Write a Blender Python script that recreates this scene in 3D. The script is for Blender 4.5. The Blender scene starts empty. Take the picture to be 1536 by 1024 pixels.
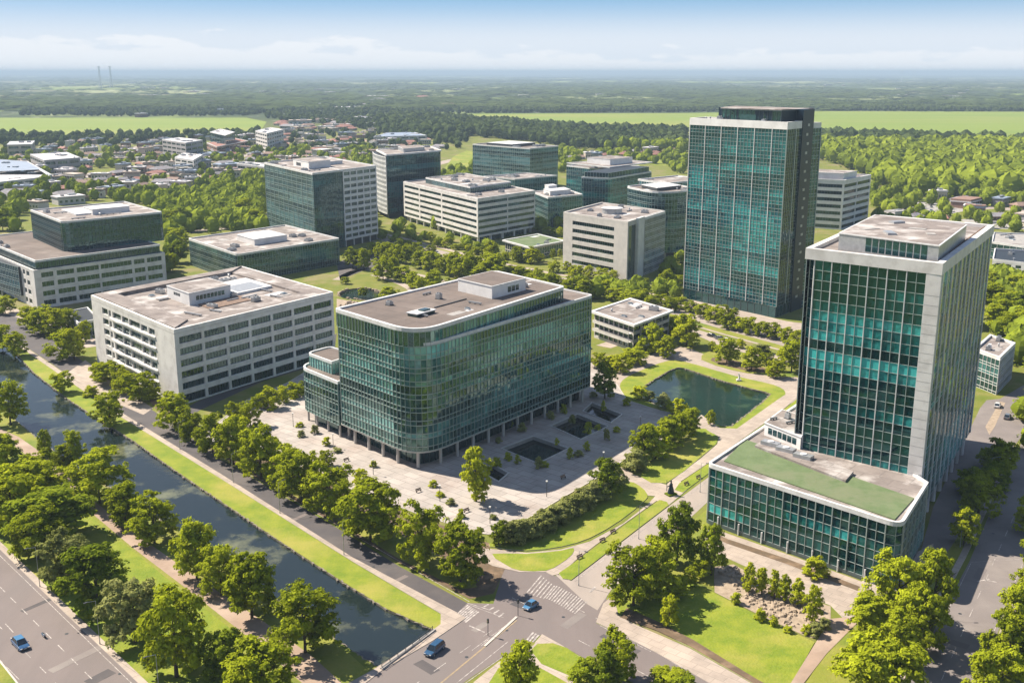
import bpy, math, random
import numpy as np
from mathutils import Vector, noise, geometry
rad = math.radians
# ------------------------------------------------------------------ camera, sky, sun, exposure
S = bpy.context.scene
F, H, TH = 1600.0, 105.0, math.atan(404 / 1600.0)
cam_d = bpy.data.cameras.new("camera"); cam = bpy.data.objects.new("camera", cam_d)
S.collection.objects.link(cam); S.camera = cam
cam.location = (0, 0, H); cam.rotation_euler = (math.pi / 2 - TH, 0, 0)
cam_d.sensor_width = 36; cam_d.lens = 36 * F / 1536; cam_d.clip_start = 1; cam_d.clip_end = 400000
S.render.resolution_x = 1024; S.render.resolution_y = 682
SUN_AZ, SUN_EL = math.atan2(-.88, .47), rad(47)
W = bpy.data.worlds.new("World"); S.world = W; W.use_nodes = True
def build_world():
    nt = W.node_tree; N = nt.nodes; L = nt.links; N.clear()
    out = N.new('ShaderNodeOutputWorld'); bg = N.new('ShaderNodeBackground'); bg.inputs[1].default_value = 0.085
    tc = N.new('ShaderNodeTexCoord'); sep = N.new('ShaderNodeSeparateXYZ'); L.new(tc.outputs['Generated'], sep.inputs[0])
    def m(op, a, b=None, c=None):
        n = N.new('ShaderNodeMath'); n.operation = op
        for i, v in enumerate((a, b, c)):
            if v is None: continue
            if isinstance(v, (int, float)): n.inputs[i].default_value = v
            else: L.new(v, n.inputs[i])
        return n.outputs[0]
    z2 = m('MULTIPLY', m('MAXIMUM', sep.outputs[2], 0.0), 11)
    z3 = m('ADD', z2, 0.03)
    cv = N.new('ShaderNodeCombineXYZ'); L.new(sep.outputs[0], cv.inputs[0]); L.new(sep.outputs[1], cv.inputs[1]); L.new(z3, cv.inputs[2])
    nm = N.new('ShaderNodeVectorMath'); nm.operation = 'NORMALIZE'; L.new(cv.outputs[0], nm.inputs[0])
    sky = N.new('ShaderNodeTexSky'); sky.sky_type = 'NISHITA'; sky.sun_disc = False
    sky.sun_elevation = SUN_EL; sky.sun_rotation = SUN_AZ; sky.altitude = 100; sky.air_density = 1.0; sky.dust_density = 1.2
    L.new(nm.outputs[0], sky.inputs[0])
    lowf = N.new('ShaderNodeMapRange'); lowf.interpolation_type = 'SMOOTHSTEP'; L.new(sep.outputs[2], lowf.inputs[0]); lowf.inputs[1].default_value = .35; lowf.inputs[2].default_value = .06; lowf.inputs[3].default_value = 0; lowf.inputs[4].default_value = .8
    mix0 = N.new('ShaderNodeMix'); mix0.data_type = 'RGBA'; L.new(lowf.outputs[0], mix0.inputs[0]); L.new(sky.outputs[0], mix0.inputs[6]); mix0.inputs[7].default_value = (1.2, 2.7, 4.1, 1)
    # low clouds near the horizon: noise over azimuth / elevation
    az = m('ARCTAN2', sep.outputs[0], sep.outputs[1])
    cc = N.new('ShaderNodeCombineXYZ'); L.new(m('MULTIPLY', az, 16.0), cc.inputs[0]); L.new(m('MULTIPLY', sep.outputs[2], 62.0), cc.inputs[1])
    n1 = N.new('ShaderNodeTexNoise'); n1.inputs['Scale'].default_value = 1.0; n1.inputs['Detail'].default_value = 9; n1.inputs['Roughness'].default_value = .58
    L.new(cc.outputs[0], n1.inputs[0])
    cc2 = N.new('ShaderNodeCombineXYZ'); L.new(m('MULTIPLY', az, 3.0), cc2.inputs[0]); L.new(m('MULTIPLY', sep.outputs[2], 9.0), cc2.inputs[1])
    n2 = N.new('ShaderNodeTexNoise'); n2.inputs['Detail'].default_value = 3; n2.inputs['Scale'].default_value = 1.0; L.new(cc2.outputs[0], n2.inputs[0])
    # coverage falls with elevation, denser on the left
    cov = m('SUBTRACT', m('MULTIPLY', n2.outputs[0], .34), m('MULTIPLY', az, .055))
    lim = m('ADD', m('MULTIPLY', sep.outputs[2], 9.0), .285)
    v = m('SUBTRACT', m('ADD', m('MULTIPLY', n1.outputs[0], .62), cov), lim)
    mr = N.new('ShaderNodeMapRange'); mr.interpolation_type = 'SMOOTHSTEP'; L.new(v, mr.inputs[0]); mr.inputs[1].default_value = 0.0; mr.inputs[2].default_value = .06
    cl = m('MULTIPLY', mr.outputs[0], .55)
    # pale band of distant haze low in the air
    hz = N.new('ShaderNodeMapRange'); hz.interpolation_type = 'SMOOTHSTEP'; L.new(sep.outputs[2], hz.inputs[0]); hz.inputs[1].default_value = .072; hz.inputs[2].default_value = 0.024; hz.inputs[3].default_value = .05; hz.inputs[4].default_value = .93
    mix1 = N.new('ShaderNodeMix'); mix1.data_type = 'RGBA'; L.new(hz.outputs[0], mix1.inputs[0]); L.new(mix0.outputs[2], mix1.inputs[6]); mix1.inputs[7].default_value = (4.2, 4.5, 4.9, 1)
    mix2 = N.new('ShaderNodeMix'); mix2.data_type = 'RGBA'; L.new(cl, mix2.inputs[0]); L.new(mix1.outputs[2], mix2.inputs[6]); mix2.inputs[7].default_value = (5.1, 5.15, 5.25, 1)
    L.new(mix2.outputs[2], bg.inputs[0]); L.new(bg.outputs[0], out.inputs[0])
build_world()
sl = bpy.data.lights.new("sun", 'SUN'); so = bpy.data.objects.new("sun", sl); S.collection.objects.link(so)
sl.energy = 5.0; sl.angle = rad(.5); sl.color = (1.0, .90, .76)
sd = Vector((math.sin(SUN_AZ) * math.cos(SUN_EL), math.cos(SUN_AZ) * math.cos(SUN_EL), math.sin(SUN_EL)))
so.rotation_euler = sd.to_track_quat('Z', 'Y').to_euler(); so.location = (0, 0, 300)
S.view_settings.view_transform = 'Standard'; S.view_settings.look = 'None'; S.view_settings.exposure = 1.2; S.view_settings.gamma = 1
S.view_settings.use_curve_mapping = False

# ------------------------------------------------------------------ surveying: where a sight line meets the level z
def P(px, py, z=0.0):
    dx = (px - 768) / F; dy = (512 - py) / F
    Y = math.cos(TH) + dy * math.sin(TH); Z = -math.sin(TH) + dy * math.cos(TH)
    t = (z - H) / Z
    return (dx * t, Y * t)
def proj(x, y, z):
    z -= H; d = y * math.cos(TH) - z * math.sin(TH); u = y * math.sin(TH) + z * math.cos(TH)
    return 768 + F * x / d, 512 - F * u / d
def height(px, ptop, pbase):
    x, y = P(px, pbase); lo, hi = 0, 104
    for _ in range(24):
        m = (lo + hi) / 2
        if proj(x, y, m)[1] > ptop: lo = m
        else: hi = m
    return lo
ORD = ['', 'first', 'second', 'third', 'fourth', 'fifth', 'sixth', 'seventh', 'eighth', 'ninth', 'tenth', 'eleventh', 'twelfth',
       'thirteenth', 'fourteenth', 'fifteenth', 'sixteenth', 'seventeenth', 'eighteenth', 'nineteenth', 'twentieth']
def ordn(i):
    if i <= 20: return ORD[i]
    tens = {20: 'twenty', 30: 'thirty', 40: 'forty', 50: 'fifty', 60: 'sixty'}
    t = i // 10 * 10
    return tens[t][:-1] + 'ieth' if i == t else tens[t] + '-' + ORD[i - t]

# ------------------------------------------------------------------ materials
def mk(name, c1, c2=None, rough=.8, scale=1.0, detail=4, bump=0.0, bscale=None, metal=0, spec=.4, c3=None, s3=.05, lo=.35, hi=.65, stretch=None):
    m = bpy.data.materials.new(name); m.use_nodes = True; nt = m.node_tree; N = nt.nodes; L = nt.links
    b = N['Principled BSDF']; b.inputs['Roughness'].default_value = rough; b.inputs['Metallic'].default_value = metal
    b.inputs['Specular IOR Level'].default_value = spec
    b.inputs['Base Color'].default_value = (*c1, 1)
    if c2 is not None or bump:
        g = N.new('ShaderNodeNewGeometry')
        vec = g.outputs['Position']
        if stretch:
            mp = N.new('ShaderNodeMapping'); mp.inputs['Rotation'].default_value = (0, 0, stretch[0]); mp.inputs['Scale'].default_value = (stretch[1], stretch[2], 1)
            L.new(vec, mp.inputs[0]); vec = mp.outputs[0]
    if c2 is not None:
        n = N.new('ShaderNodeTexNoise'); n.inputs['Scale'].default_value = scale; n.inputs['Detail'].default_value = detail; n.inputs['Roughness'].default_value = .65
        L.new(vec, n.inputs[0])
        mr = N.new('ShaderNodeMapRange'); mr.inputs[1].default_value = lo; mr.inputs[2].default_value = hi; L.new(n.outputs[0], mr.inputs[0])
        mx = N.new('ShaderNodeMix'); mx.data_type = 'RGBA'; L.new(mr.outputs[0], mx.inputs[0]); mx.inputs[6].default_value = (*c1, 1); mx.inputs[7].default_value = (*c2, 1)
        col = mx.outputs[2]
        if c3 is not None:
            n3 = N.new('ShaderNodeTexNoise'); n3.inputs['Scale'].default_value = s3; n3.inputs['Detail'].default_value = 5; n3.inputs['Roughness'].default_value = .6; L.new(vec, n3.inputs[0])
            mr3 = N.new('ShaderNodeMapRange'); mr3.inputs[1].default_value = .5; mr3.inputs[2].default_value = .66; L.new(n3.outputs[0], mr3.inputs[0])
            mx3 = N.new('ShaderNodeMix'); mx3.data_type = 'RGBA'; L.new(mr3.outputs[0], mx3.inputs[0]); L.new(col, mx3.inputs[6]); mx3.inputs[7].default_value = (*c3, 1); col = mx3.outputs[2]
        L.new(col, b.inputs['Base Color'])
    if bump:
        nb = N.new('ShaderNodeTexNoise'); nb.inputs['Scale'].default_value = bscale or scale * 4; nb.inputs['Detail'].default_value = 4; L.new(vec, nb.inputs[0])
        bp = N.new('ShaderNodeBump'); bp.inputs['Strength'].default_value = bump; bp.inputs['Distance'].default_value = .3; L.new(nb.outputs[0], bp.inputs['Height']); L.new(bp.outputs[0], b.inputs['Normal'])
    return m
def glass(name, dark, bright, rough=.06, ior=1.9, mid=None, spect=(.55, .9, .9)):  # pane tone and noise put patchy reflections and blinds into the base colour
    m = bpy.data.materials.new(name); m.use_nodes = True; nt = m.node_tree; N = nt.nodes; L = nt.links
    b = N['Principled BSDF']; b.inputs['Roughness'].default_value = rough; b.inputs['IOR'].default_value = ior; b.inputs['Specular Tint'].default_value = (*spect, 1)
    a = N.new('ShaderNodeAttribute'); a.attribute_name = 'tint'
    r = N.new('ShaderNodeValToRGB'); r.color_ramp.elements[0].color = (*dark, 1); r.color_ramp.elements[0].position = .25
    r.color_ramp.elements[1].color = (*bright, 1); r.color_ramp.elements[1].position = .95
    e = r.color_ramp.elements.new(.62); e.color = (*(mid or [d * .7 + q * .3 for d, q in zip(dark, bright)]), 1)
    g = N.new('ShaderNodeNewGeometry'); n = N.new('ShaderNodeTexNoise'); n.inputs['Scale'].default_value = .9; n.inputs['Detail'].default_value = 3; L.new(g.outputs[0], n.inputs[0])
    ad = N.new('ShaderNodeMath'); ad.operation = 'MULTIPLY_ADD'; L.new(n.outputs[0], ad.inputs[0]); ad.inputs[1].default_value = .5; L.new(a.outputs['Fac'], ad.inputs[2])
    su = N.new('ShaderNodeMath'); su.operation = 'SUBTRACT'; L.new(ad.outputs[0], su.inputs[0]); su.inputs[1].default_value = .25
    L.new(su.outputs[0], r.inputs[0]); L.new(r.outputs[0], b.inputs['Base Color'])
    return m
def leafmat(name, dark, light, var=.5):
    m = bpy.data.materials.new(name); m.use_nodes = True; nt = m.node_tree; N = nt.nodes; L = nt.links; N.clear()
    out = N.new('ShaderNodeOutputMaterial'); df = N.new('ShaderNodeBsdfDiffuse'); tr = N.new('ShaderNodeBsdfTranslucent'); mx = N.new('ShaderNodeMixShader'); mx.inputs[0].default_value = .36
    a = N.new('ShaderNodeAttribute'); a.attribute_name = 'tint'; oi = N.new('ShaderNodeObjectInfo')
    ad = N.new('ShaderNodeMath'); ad.operation = 'MULTIPLY_ADD'; L.new(oi.outputs['Random'], ad.inputs[0]); ad.inputs[1].default_value = var; L.new(a.outputs['Fac'], ad.inputs[2])
    su = N.new('ShaderNodeMath'); su.operation = 'SUBTRACT'; L.new(ad.outputs[0], su.inputs[0]); su.inputs[1].default_value = var / 2
    c = N.new('ShaderNodeMix'); c.data_type = 'RGBA'; L.new(su.outputs[0], c.inputs[0]); c.inputs[6].default_value = (*dark, 1); c.inputs[7].default_value = (*light, 1)
    L.new(c.outputs[2], df.inputs[0]); L.new(c.outputs[2], tr.inputs[0]); L.new(df.outputs[0], mx.inputs[1]); L.new(tr.outputs[0], mx.inputs[2]); L.new(mx.outputs[0], out.inputs[0])
    return m
def watermat(name, deep, weed, scale=.05, wave=.6):
    m = mk(name, deep, weed, rough=.04, scale=scale, detail=6, lo=.54, hi=.70)
    nt = m.node_tree; N = nt.nodes; L = nt.links; b = N['Principled BSDF']; b.inputs['IOR'].default_value = 1.33; b.inputs['Specular IOR Level'].default_value = .75
    g = N.new('ShaderNodeNewGeometry'); nb = N.new('ShaderNodeTexNoise'); nb.inputs['Scale'].default_value = wave; nb.inputs['Detail'].default_value = 4; L.new(g.outputs[0], nb.inputs[0])
    bp = N.new('ShaderNodeBump'); bp.inputs['Strength'].default_value = .13; bp.inputs['Distance'].default_value = .25; L.new(nb.outputs[0], bp.inputs['Height']); L.new(bp.outputs[0], b.inputs['Normal'])
    return m
def paving(m, size, rot, dark=.78):
    nt = m.node_tree; N = nt.nodes; L = nt.links; b = N['Principled BSDF']; src = b.inputs['Base Color'].links[0].from_socket
    g = N.new('ShaderNodeNewGeometry'); mp = N.new('ShaderNodeMapping'); mp.inputs['Rotation'].default_value = (0, 0, rot); L.new(g.outputs[0], mp.inputs[0])
    br = N.new('ShaderNodeTexBrick'); br.inputs['Scale'].default_value = 1.0; br.inputs['Brick Width'].default_value = size; br.inputs['Row Height'].default_value = size * .6; br.inputs['Mortar Size'].default_value = size * .022
    br.inputs['Color1'].default_value = (1, 1, 1, 1); br.inputs['Color2'].default_value = (.86, .86, .86, 1); br.inputs['Mortar'].default_value = (dark, dark, dark, 1); L.new(mp.outputs[0], br.inputs[0])
    mx = N.new('ShaderNodeMix'); mx.data_type = 'RGBA'; mx.blend_type = 'MULTIPLY'; mx.inputs[0].default_value = 1; L.new(src, mx.inputs[6]); L.new(br.outputs[0], mx.inputs[7]); L.new(mx.outputs[2], b.inputs['Base Color']); return m
M = dict(
    white=mk('white_panel', (.62, .60, .58), (.52, .50, .49), .55, .15, 5, c3=(.48, .46, .44), s3=.3),
    white2=mk('white_cladding', (.68, .67, .66), (.56, .55, .54), .5, .2),
    stone=mk('pale_stone', (.50, .47, .44), (.41, .39, .37), .7, .3),
    concrete=mk('concrete', (.33, .31, .29), (.24, .23, .22), .8, .4),
    coping=mk('coping', (.60, .60, .60), (.48, .47, .46), .45, .4),
    frame=mk('light_frame', (.34, .39, .38), None, .35, metal=.3),
    framed=mk('dark_frame', (.10, .13, .14), None, .35, metal=.4),
    frameg=mk('grey_green_frame', (.27, .34, .32), None, .35, metal=.3),
    core=mk('dark_interior', (.02, .025, .03), None, .5),
    roof=mk('gravel_roof', (.155, .122, .105), (.105, .085, .075), .95, .12, 6, c3=(.20, .165, .145), s3=.06, bump=.2, bscale=2),
    roofl=mk('pale_roof_membrane', (.25, .215, .195), (.155, .13, .12), .9, .16, 7, c3=(.44, .41, .39), s3=.11),
    roofg=mk('green_roof', (.085, .125, .05), (.12, .16, .075), .95, .2, 6, c3=(.13, .15, .08), s3=.1, bump=.3),
    metal=mk('galvanised', (.42, .43, .44), (.32, .33, .34), .4, .8, metal=.5),
    dark=mk('dark_metal', (.035, .04, .045), None, .5),
    rust=mk('rusty_duct', (.20, .13, .09), (.12, .08, .06), .8, .9),
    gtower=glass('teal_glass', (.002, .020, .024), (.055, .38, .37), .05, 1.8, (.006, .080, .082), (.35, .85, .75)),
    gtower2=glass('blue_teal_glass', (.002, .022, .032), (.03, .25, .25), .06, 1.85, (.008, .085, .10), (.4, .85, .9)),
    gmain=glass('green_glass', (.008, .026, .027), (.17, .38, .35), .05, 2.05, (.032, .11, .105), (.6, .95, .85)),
    gdark=glass('dark_teal_glass', (.003, .016, .020), (.045, .14, .15), .08, 1.9, (.012, .045, .052)),
    gblue=glass('smoky_blue_glass', (.006, .022, .030), (.09, .20, .23), .08, 1.9, (.03, .075, .09)),
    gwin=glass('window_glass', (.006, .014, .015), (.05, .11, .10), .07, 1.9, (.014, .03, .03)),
    black=mk('near_black_panel', (.006, .020, .036), None, .35, spec=.3),
    grass=mk('grass', (.15, .175, .014), (.21, .20, .035), .95, .14, 8, c3=(.10, .145, .010), s3=.05, bump=.5, bscale=1.5),
    lawn=mk('mown_lawn', (.11, .165, .006), (.20, .225, .016), .95, .22, 8, c3=(.25, .235, .04), s3=.05, bump=.5, bscale=2),
    asphalt=mk('asphalt', (.155, .128, .12), (.128, .106, .10), .85, .12, 7, c3=(.145, .125, .118), s3=.03, bump=.1, stretch=(.6, 1, .25)),
    asphaltd=mk('dark_asphalt', (.058, .052, .055), (.075, .066, .066), .85, .2, 6, c3=(.095, .082, .078), s3=.05),
    roadl=mk('pale_worn_road', (.30, .25, .215), (.24, .205, .18), .9, .15, 6, c3=(.29, .25, .22), s3=.05, stretch=(.7, 1, .3)),
    pave=mk('pale_paving', (.36, .30, .25), (.29, .24, .20), .85, .3, 6, c3=(.40, .33, .27), s3=.08),
    plaza=mk('plaza_stone', (.40, .355, .32), (.30, .27, .245), .85, .12, 7, c3=(.30, .25, .22), s3=.07),
    path=mk('gravel_path', (.30, .215, .16), (.24, .175, .13), .9, .3, 6, c3=(.34, .26, .20), s3=.1),
    soil=mk('bark_mulch', (.13, .085, .05), (.09, .065, .04), .95, .5, 6, c3=(.19, .13, .08), s3=.3),
    rocks=mk('rock_bed_stone', (.34, .27, .20), (.22, .17, .12), .9, .6, 6),
    kerb=mk('kerb', (.42, .38, .34), None, .8),
    edge=mk('bank_stones', (.12, .10, .075), (.22, .19, .15), .9, 1.2, 6),
    paint=mk('road_paint', (.44, .40, .37), (.20, .175, .165), .7, 1.3, 7, lo=.38, hi=.58),
    paintw=mk('worn_yellow_paint', (.30, .22, .12), (.2, .16, .12), .8, 1.2, 6),
    water=watermat('canal_water', (.010, .017, .018), (.15, .155, .085), .06),
    pond=watermat('pond_water', (.008, .019, .010), (.05, .08, .035), .06),
    pool=watermat('pool_water', (.004, .008, .010), (.008, .015, .016), .1),
    leaf=leafmat("leaves", (.13, .165, .008), (.44, .485, .024)),
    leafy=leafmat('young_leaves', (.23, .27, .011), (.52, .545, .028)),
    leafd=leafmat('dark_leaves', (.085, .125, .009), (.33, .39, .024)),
    leafg=leafmat('grey_leaves', (.15, .17, .035), (.36, .37, .13)),
    leaff=leafmat('far_leaves', (.065, .10, .012), (.28, .34, .032), .8),
    leafx=leafmat('distant_leaves', (.028, .050, .018), (.11, .145, .045), .8),
    bark=mk('bark', (.085, .06, .042), (.05, .036, .026), .95, 3),
    field=mk('green_field', (.13, .19, .014), (.165, .215, .020), .95, .004, 6, c3=(.20, .215, .035), s3=.0035, stretch=(0, .3, 1)),
    fieldy=mk('pale_field', (.21, .245, .07), (.27, .28, .12), .95, .002, 4),
    roofs=[mk('brown_tiles', (.24, .16, .13), (.18, .125, .10), .9, .3), mk('grey_tiles', (.25, .235, .25), (.17, .165, .18), .9, .3), mk('pale_flat_roof', (.60, .57, .58), (.48, .46, .47), .8, .1),
           mk('red_tiles', (.30, .14, .11), (.22, .11, .09), .9, .3), mk('tan_roof', (.42, .35, .30), (.32, .27, .23), .9, .2), mk('blue_grey_metal_roof', (.26, .31, .39), (.21, .25, .32), .5, .1)],
    wall=[mk('cream_render', (.42, .37, .31), None, .8), mk('brick', (.23, .14, .11), None, .9), mk('white_render', (.52, .50, .48), None, .8), mk('grey_render', (.28, .27, .27), None, .8)],
    mull=mk('mast_steel', (.52, .55, .60), None, .6),
)
paving(M['plaza'], 5.0, .72, .62); paving(M['pave'], 3.2, .72, .72); paving(M['roofl'], 7.0, .7, .72); paving(M['roof'], 9.0, .7, .72)
M['roadm'] = mk('worn_side_road', (.185, .16, .148), (.15, .13, .122), .9, .15, 6, c3=(.21, .185, .168), s3=.05)
# ------------------------------------------------------------------ mesh helpers
def link(o, parent=None):
    S.collection.objects.link(o)
    if parent is not None: o.parent = parent
    return o
def tag(o, label, cat=None, group=None, kind=None):
    if label: o['label'] = label
    if cat: o['category'] = cat
    if group: o['group'] = group
    if kind: o['kind'] = kind
    return o
def thing(name, label, cat, loc=(0, 0, 0), rz=0, group=None):
    o = bpy.data.objects.new(name, None); o.location = loc; o.rotation_euler = (0, 0, rz); o.empty_display_size = .5
    link(o); return tag(o, label, cat, group)
class MB:
    def __init__(s): s.v = []; s.f = []; s.m = []; s.t = []; s.mats = []
    def mi(s, m):
        if m not in s.mats: s.mats.append(m)
        return s.mats.index(m)
    def face(s, pts, m, t=.5):
        k = len(s.v); s.v.extend([tuple(p) for p in pts]); s.f.append(tuple(range(k, k + len(pts)))); s.m.append(s.mi(m)); s.t.append(t)
    def solid(s, lo, hi, m, t=.5, caps=True, bottom=True):
        """prism between two rings of equal length"""
        n = len(lo); k = len(s.v); s.v.extend(map(tuple, lo)); s.v.extend(map(tuple, hi)); i0 = s.mi(m)
        for i in range(n):
            j = (i + 1) % n; s.f.append((k + i, k + j, k + n + j, k + n + i)); s.m.append(i0); s.t.append(t)
        if caps:
            s.f.append(tuple(k + n + i for i in range(n))); s.m.append(i0); s.t.append(t)
            if bottom: s.f.append(tuple(k + i for i in reversed(range(n)))); s.m.append(i0); s.t.append(t)
    def prism(s, poly, z0, z1, m, **k): s.solid([(x, y, z0) for x, y in poly], [(x, y, z1) for x, y in poly], m, **k)
    def box(s, c, size, m, rz=0):
        x, y, z = c; a, b, h = size[0] / 2, size[1] / 2, size[2]; cs, sn = math.cos(rz), math.sin(rz)
        s.prism([(x + u * cs - w * sn, y + u * sn + w * cs) for u, w in ((-a, -b), (a, -b), (a, b), (-a, b))], z, z + h, m)
    def tube(s, a, b, r0, r1, m, n=8):
        a = Vector(a); b = Vector(b); d = (b - a).normalized(); q = d.to_track_quat('Z', 'Y'); ring = [(math.cos(i * 2 * math.pi / n), math.sin(i * 2 * math.pi / n)) for i in range(n)]
        s.solid([a + q @ Vector((x * r0, y * r0, 0)) for x, y in ring], [b + q @ Vector((x * r1, y * r1, 0)) for x, y in ring], m)
    def mesh(s, name):
        me = bpy.data.meshes.new(name); me.from_pydata(s.v, [], s.f)
        for m in s.mats: me.materials.append(m)
        me.polygons.foreach_set('material_index', s.m)
        at = me.attributes.new('tint', 'FLOAT', 'FACE'); at.data.foreach_set('value', s.t)
        me.update(); return me
    def build(s, name, parent=None):
        if not s.f: return None
        return link(bpy.data.objects.new(name, s.mesh(name)), parent)
def area(p): return sum(p[i][0] * p[(i + 1) % len(p)][1] - p[(i + 1) % len(p)][0] * p[i][1] for i in range(len(p))) / 2
def ccw(p): return p if area(p) > 0 else list(reversed(p))
def offset(poly, d):
    """inward offset (d>0) of a CCW polygon"""
    n = len(poly); out = []
    for i in range(n):
        a = Vector(poly[i - 1]); b = Vector(poly[i]); c = Vector(poly[(i + 1) % n])
        e1 = (b - a).normalized(); e2 = (c - b).normalized(); n1 = Vector((-e1.y, e1.x)); n2 = Vector((-e2.y, e2.x))
        k = (n1 + n2); l = max(.25, k.length_squared / 2)
        p = b + k * (d / l); out.append((p.x, p.y))
    return out
def arcs(poly, radii, seg=7):
    n = len(poly); out = []
    for i in range(n):
        r = radii[i]
        if r <= 0: out.append(poly[i]); continue
        a = Vector(poly[i - 1]); b = Vector(poly[i]); c = Vector(poly[(i + 1) % n]); p = b + (a - b).normalized() * r; q = b + (c - b).normalized() * r
        for k in range(seg + 1):
            t = k / seg; w = p * (1 - t) ** 2 + b * 2 * t * (1 - t) + q * t * t; out.append((w.x, w.y))
    return out
def inside(x, y, poly):
    r = False; j = len(poly) - 1
    for i in range(len(poly)):
        xi, yi = poly[i]; xj, yj = poly[j]
        if (yi > y) != (yj > y) and x < (xj - xi) * (y - yi) / (yj - yi) + xi: r = not r
        j = i
    return r
def smooth(pts, closed=True, n=5):
    out = []; N = len(pts)
    rng = range(N) if closed else range(N - 1)
    for i in rng:
        p = [Vector(pts[(i + k) % N] if closed else pts[min(max(i + k, 0), N - 1)]) for k in (-1, 0, 1, 2)]
        for j in range(n):
            t = j / n
            w = .5 * (2 * p[1] + (p[2] - p[0]) * t + (2 * p[0] - 5 * p[1] + 4 * p[2] - p[3]) * t * t + (3 * p[1] - p[0] - 3 * p[2] + p[3]) * t ** 3); out.append((w.x, w.y))
    if not closed: out.append(tuple(pts[-1]))
    return out
# ------------------------------------------------------------------ facade builders
def resample(path, bay):
    P2 = [Vector(p) for p in path]; segs = [(P2[i + 1] - P2[i]).length for i in range(len(P2) - 1)]; T = sum(segs); n = max(1, round(T / bay)); out = []
    for k in range(n + 1):
        s = T * k / n; i = 0
        while i < len(segs) - 1 and s > segs[i]: s -= segs[i]; i += 1
        out.append(P2[i].lerp(P2[i + 1], min(1, s / segs[i]) if segs[i] else 0))
    return out
def normals(pts):
    out = []
    for i in range(len(pts)):
        a = pts[max(0, i - 1)]; b = pts[min(len(pts) - 1, i + 1)]; d = (b - a).normalized(); out.append(Vector((d.y, -d.x)))
    return out
def curtain(parent, path, z0, z1, nf, bay, gm, fm, sp=.32, fin=.14, tr=.14, depth=.16, major=0, majw=.3, majm=None, seed=0, wob=.012, bias=.42, amp=.75, rnd=.13, fs=(.022, .22), mid=False):
    """glass curtain wall along an open polyline; one glass band per storey plus mullions and transoms"""
    R = random.Random(seed); pts = resample(path, bay); nn = normals(pts); fh = (z1 - z0) / nf
    o = [p + n * depth * .8 for p, n in zip(pts, nn)]; q = [p - n * .03 for p, n in zip(pts, nn)]
    for k in range(nf):
        zb = z0 + k * fh; mb = MB(); row = R.uniform(-.16, .16)
        cuts = [zb, zb + fh * sp, zb + fh] if sp > 0 else [zb, zb + fh]
        for i in range(len(pts) - 1):
            a, b, na, nb = pts[i], pts[i + 1], nn[i], nn[i + 1]
            for c in range(len(cuts) - 1):
                t = bias + amp * noise.noise(Vector((i * bay * fs[0] + seed * 7.3, cuts[c] * fs[1], seed))) + .35 * amp * noise.noise(Vector((i * bay * fs[0] * 5, cuts[c] * fs[1] * 3, seed + 3))) + row + R.uniform(-rnd, rnd)  # banded bright and dark panes: streaky reflections, plus blinds, painted as glass colour
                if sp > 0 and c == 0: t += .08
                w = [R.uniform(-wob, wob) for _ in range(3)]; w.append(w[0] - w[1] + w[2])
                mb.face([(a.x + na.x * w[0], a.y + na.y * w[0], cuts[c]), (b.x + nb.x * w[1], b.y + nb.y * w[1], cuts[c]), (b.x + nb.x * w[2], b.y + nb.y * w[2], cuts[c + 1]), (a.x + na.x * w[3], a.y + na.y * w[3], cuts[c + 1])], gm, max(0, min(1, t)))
        for z in cuts[:-1] + ([cuts[-1]] if k == nf - 1 else []):
            w = tr / 2
            for i in range(len(pts) - 1):
                r = [(o[i].x, o[i].y), (o[i + 1].x, o[i + 1].y), (q[i + 1].x, q[i + 1].y), (q[i].x, q[i].y)]
                mb.solid([(x, y, z - w) for x, y in r], [(x, y, z + w) for x, y in r], fm, caps=True)
        mb.build('glass_band', parent)
    mb = MB(); mj = MB()
    for i, (p, n) in enumerate(zip(pts, nn)):
        t = Vector((-n.y, n.x)); big = major and i % major == 0
        w = (majw if big else fin) / 2; d = depth * (1.8 if big else 1); tgt = mj if big else mb
        qq = [p + t * -w - n * .05, p - t * -w - n * .05, p - t * -w + n * d, p + t * -w + n * d]
        tgt.prism(ccw([(v.x, v.y) for v in qq]), z0, z1, (majm or fm) if big else fm)
    mb.build('mullions', parent); mj.build('fins', parent)
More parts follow.
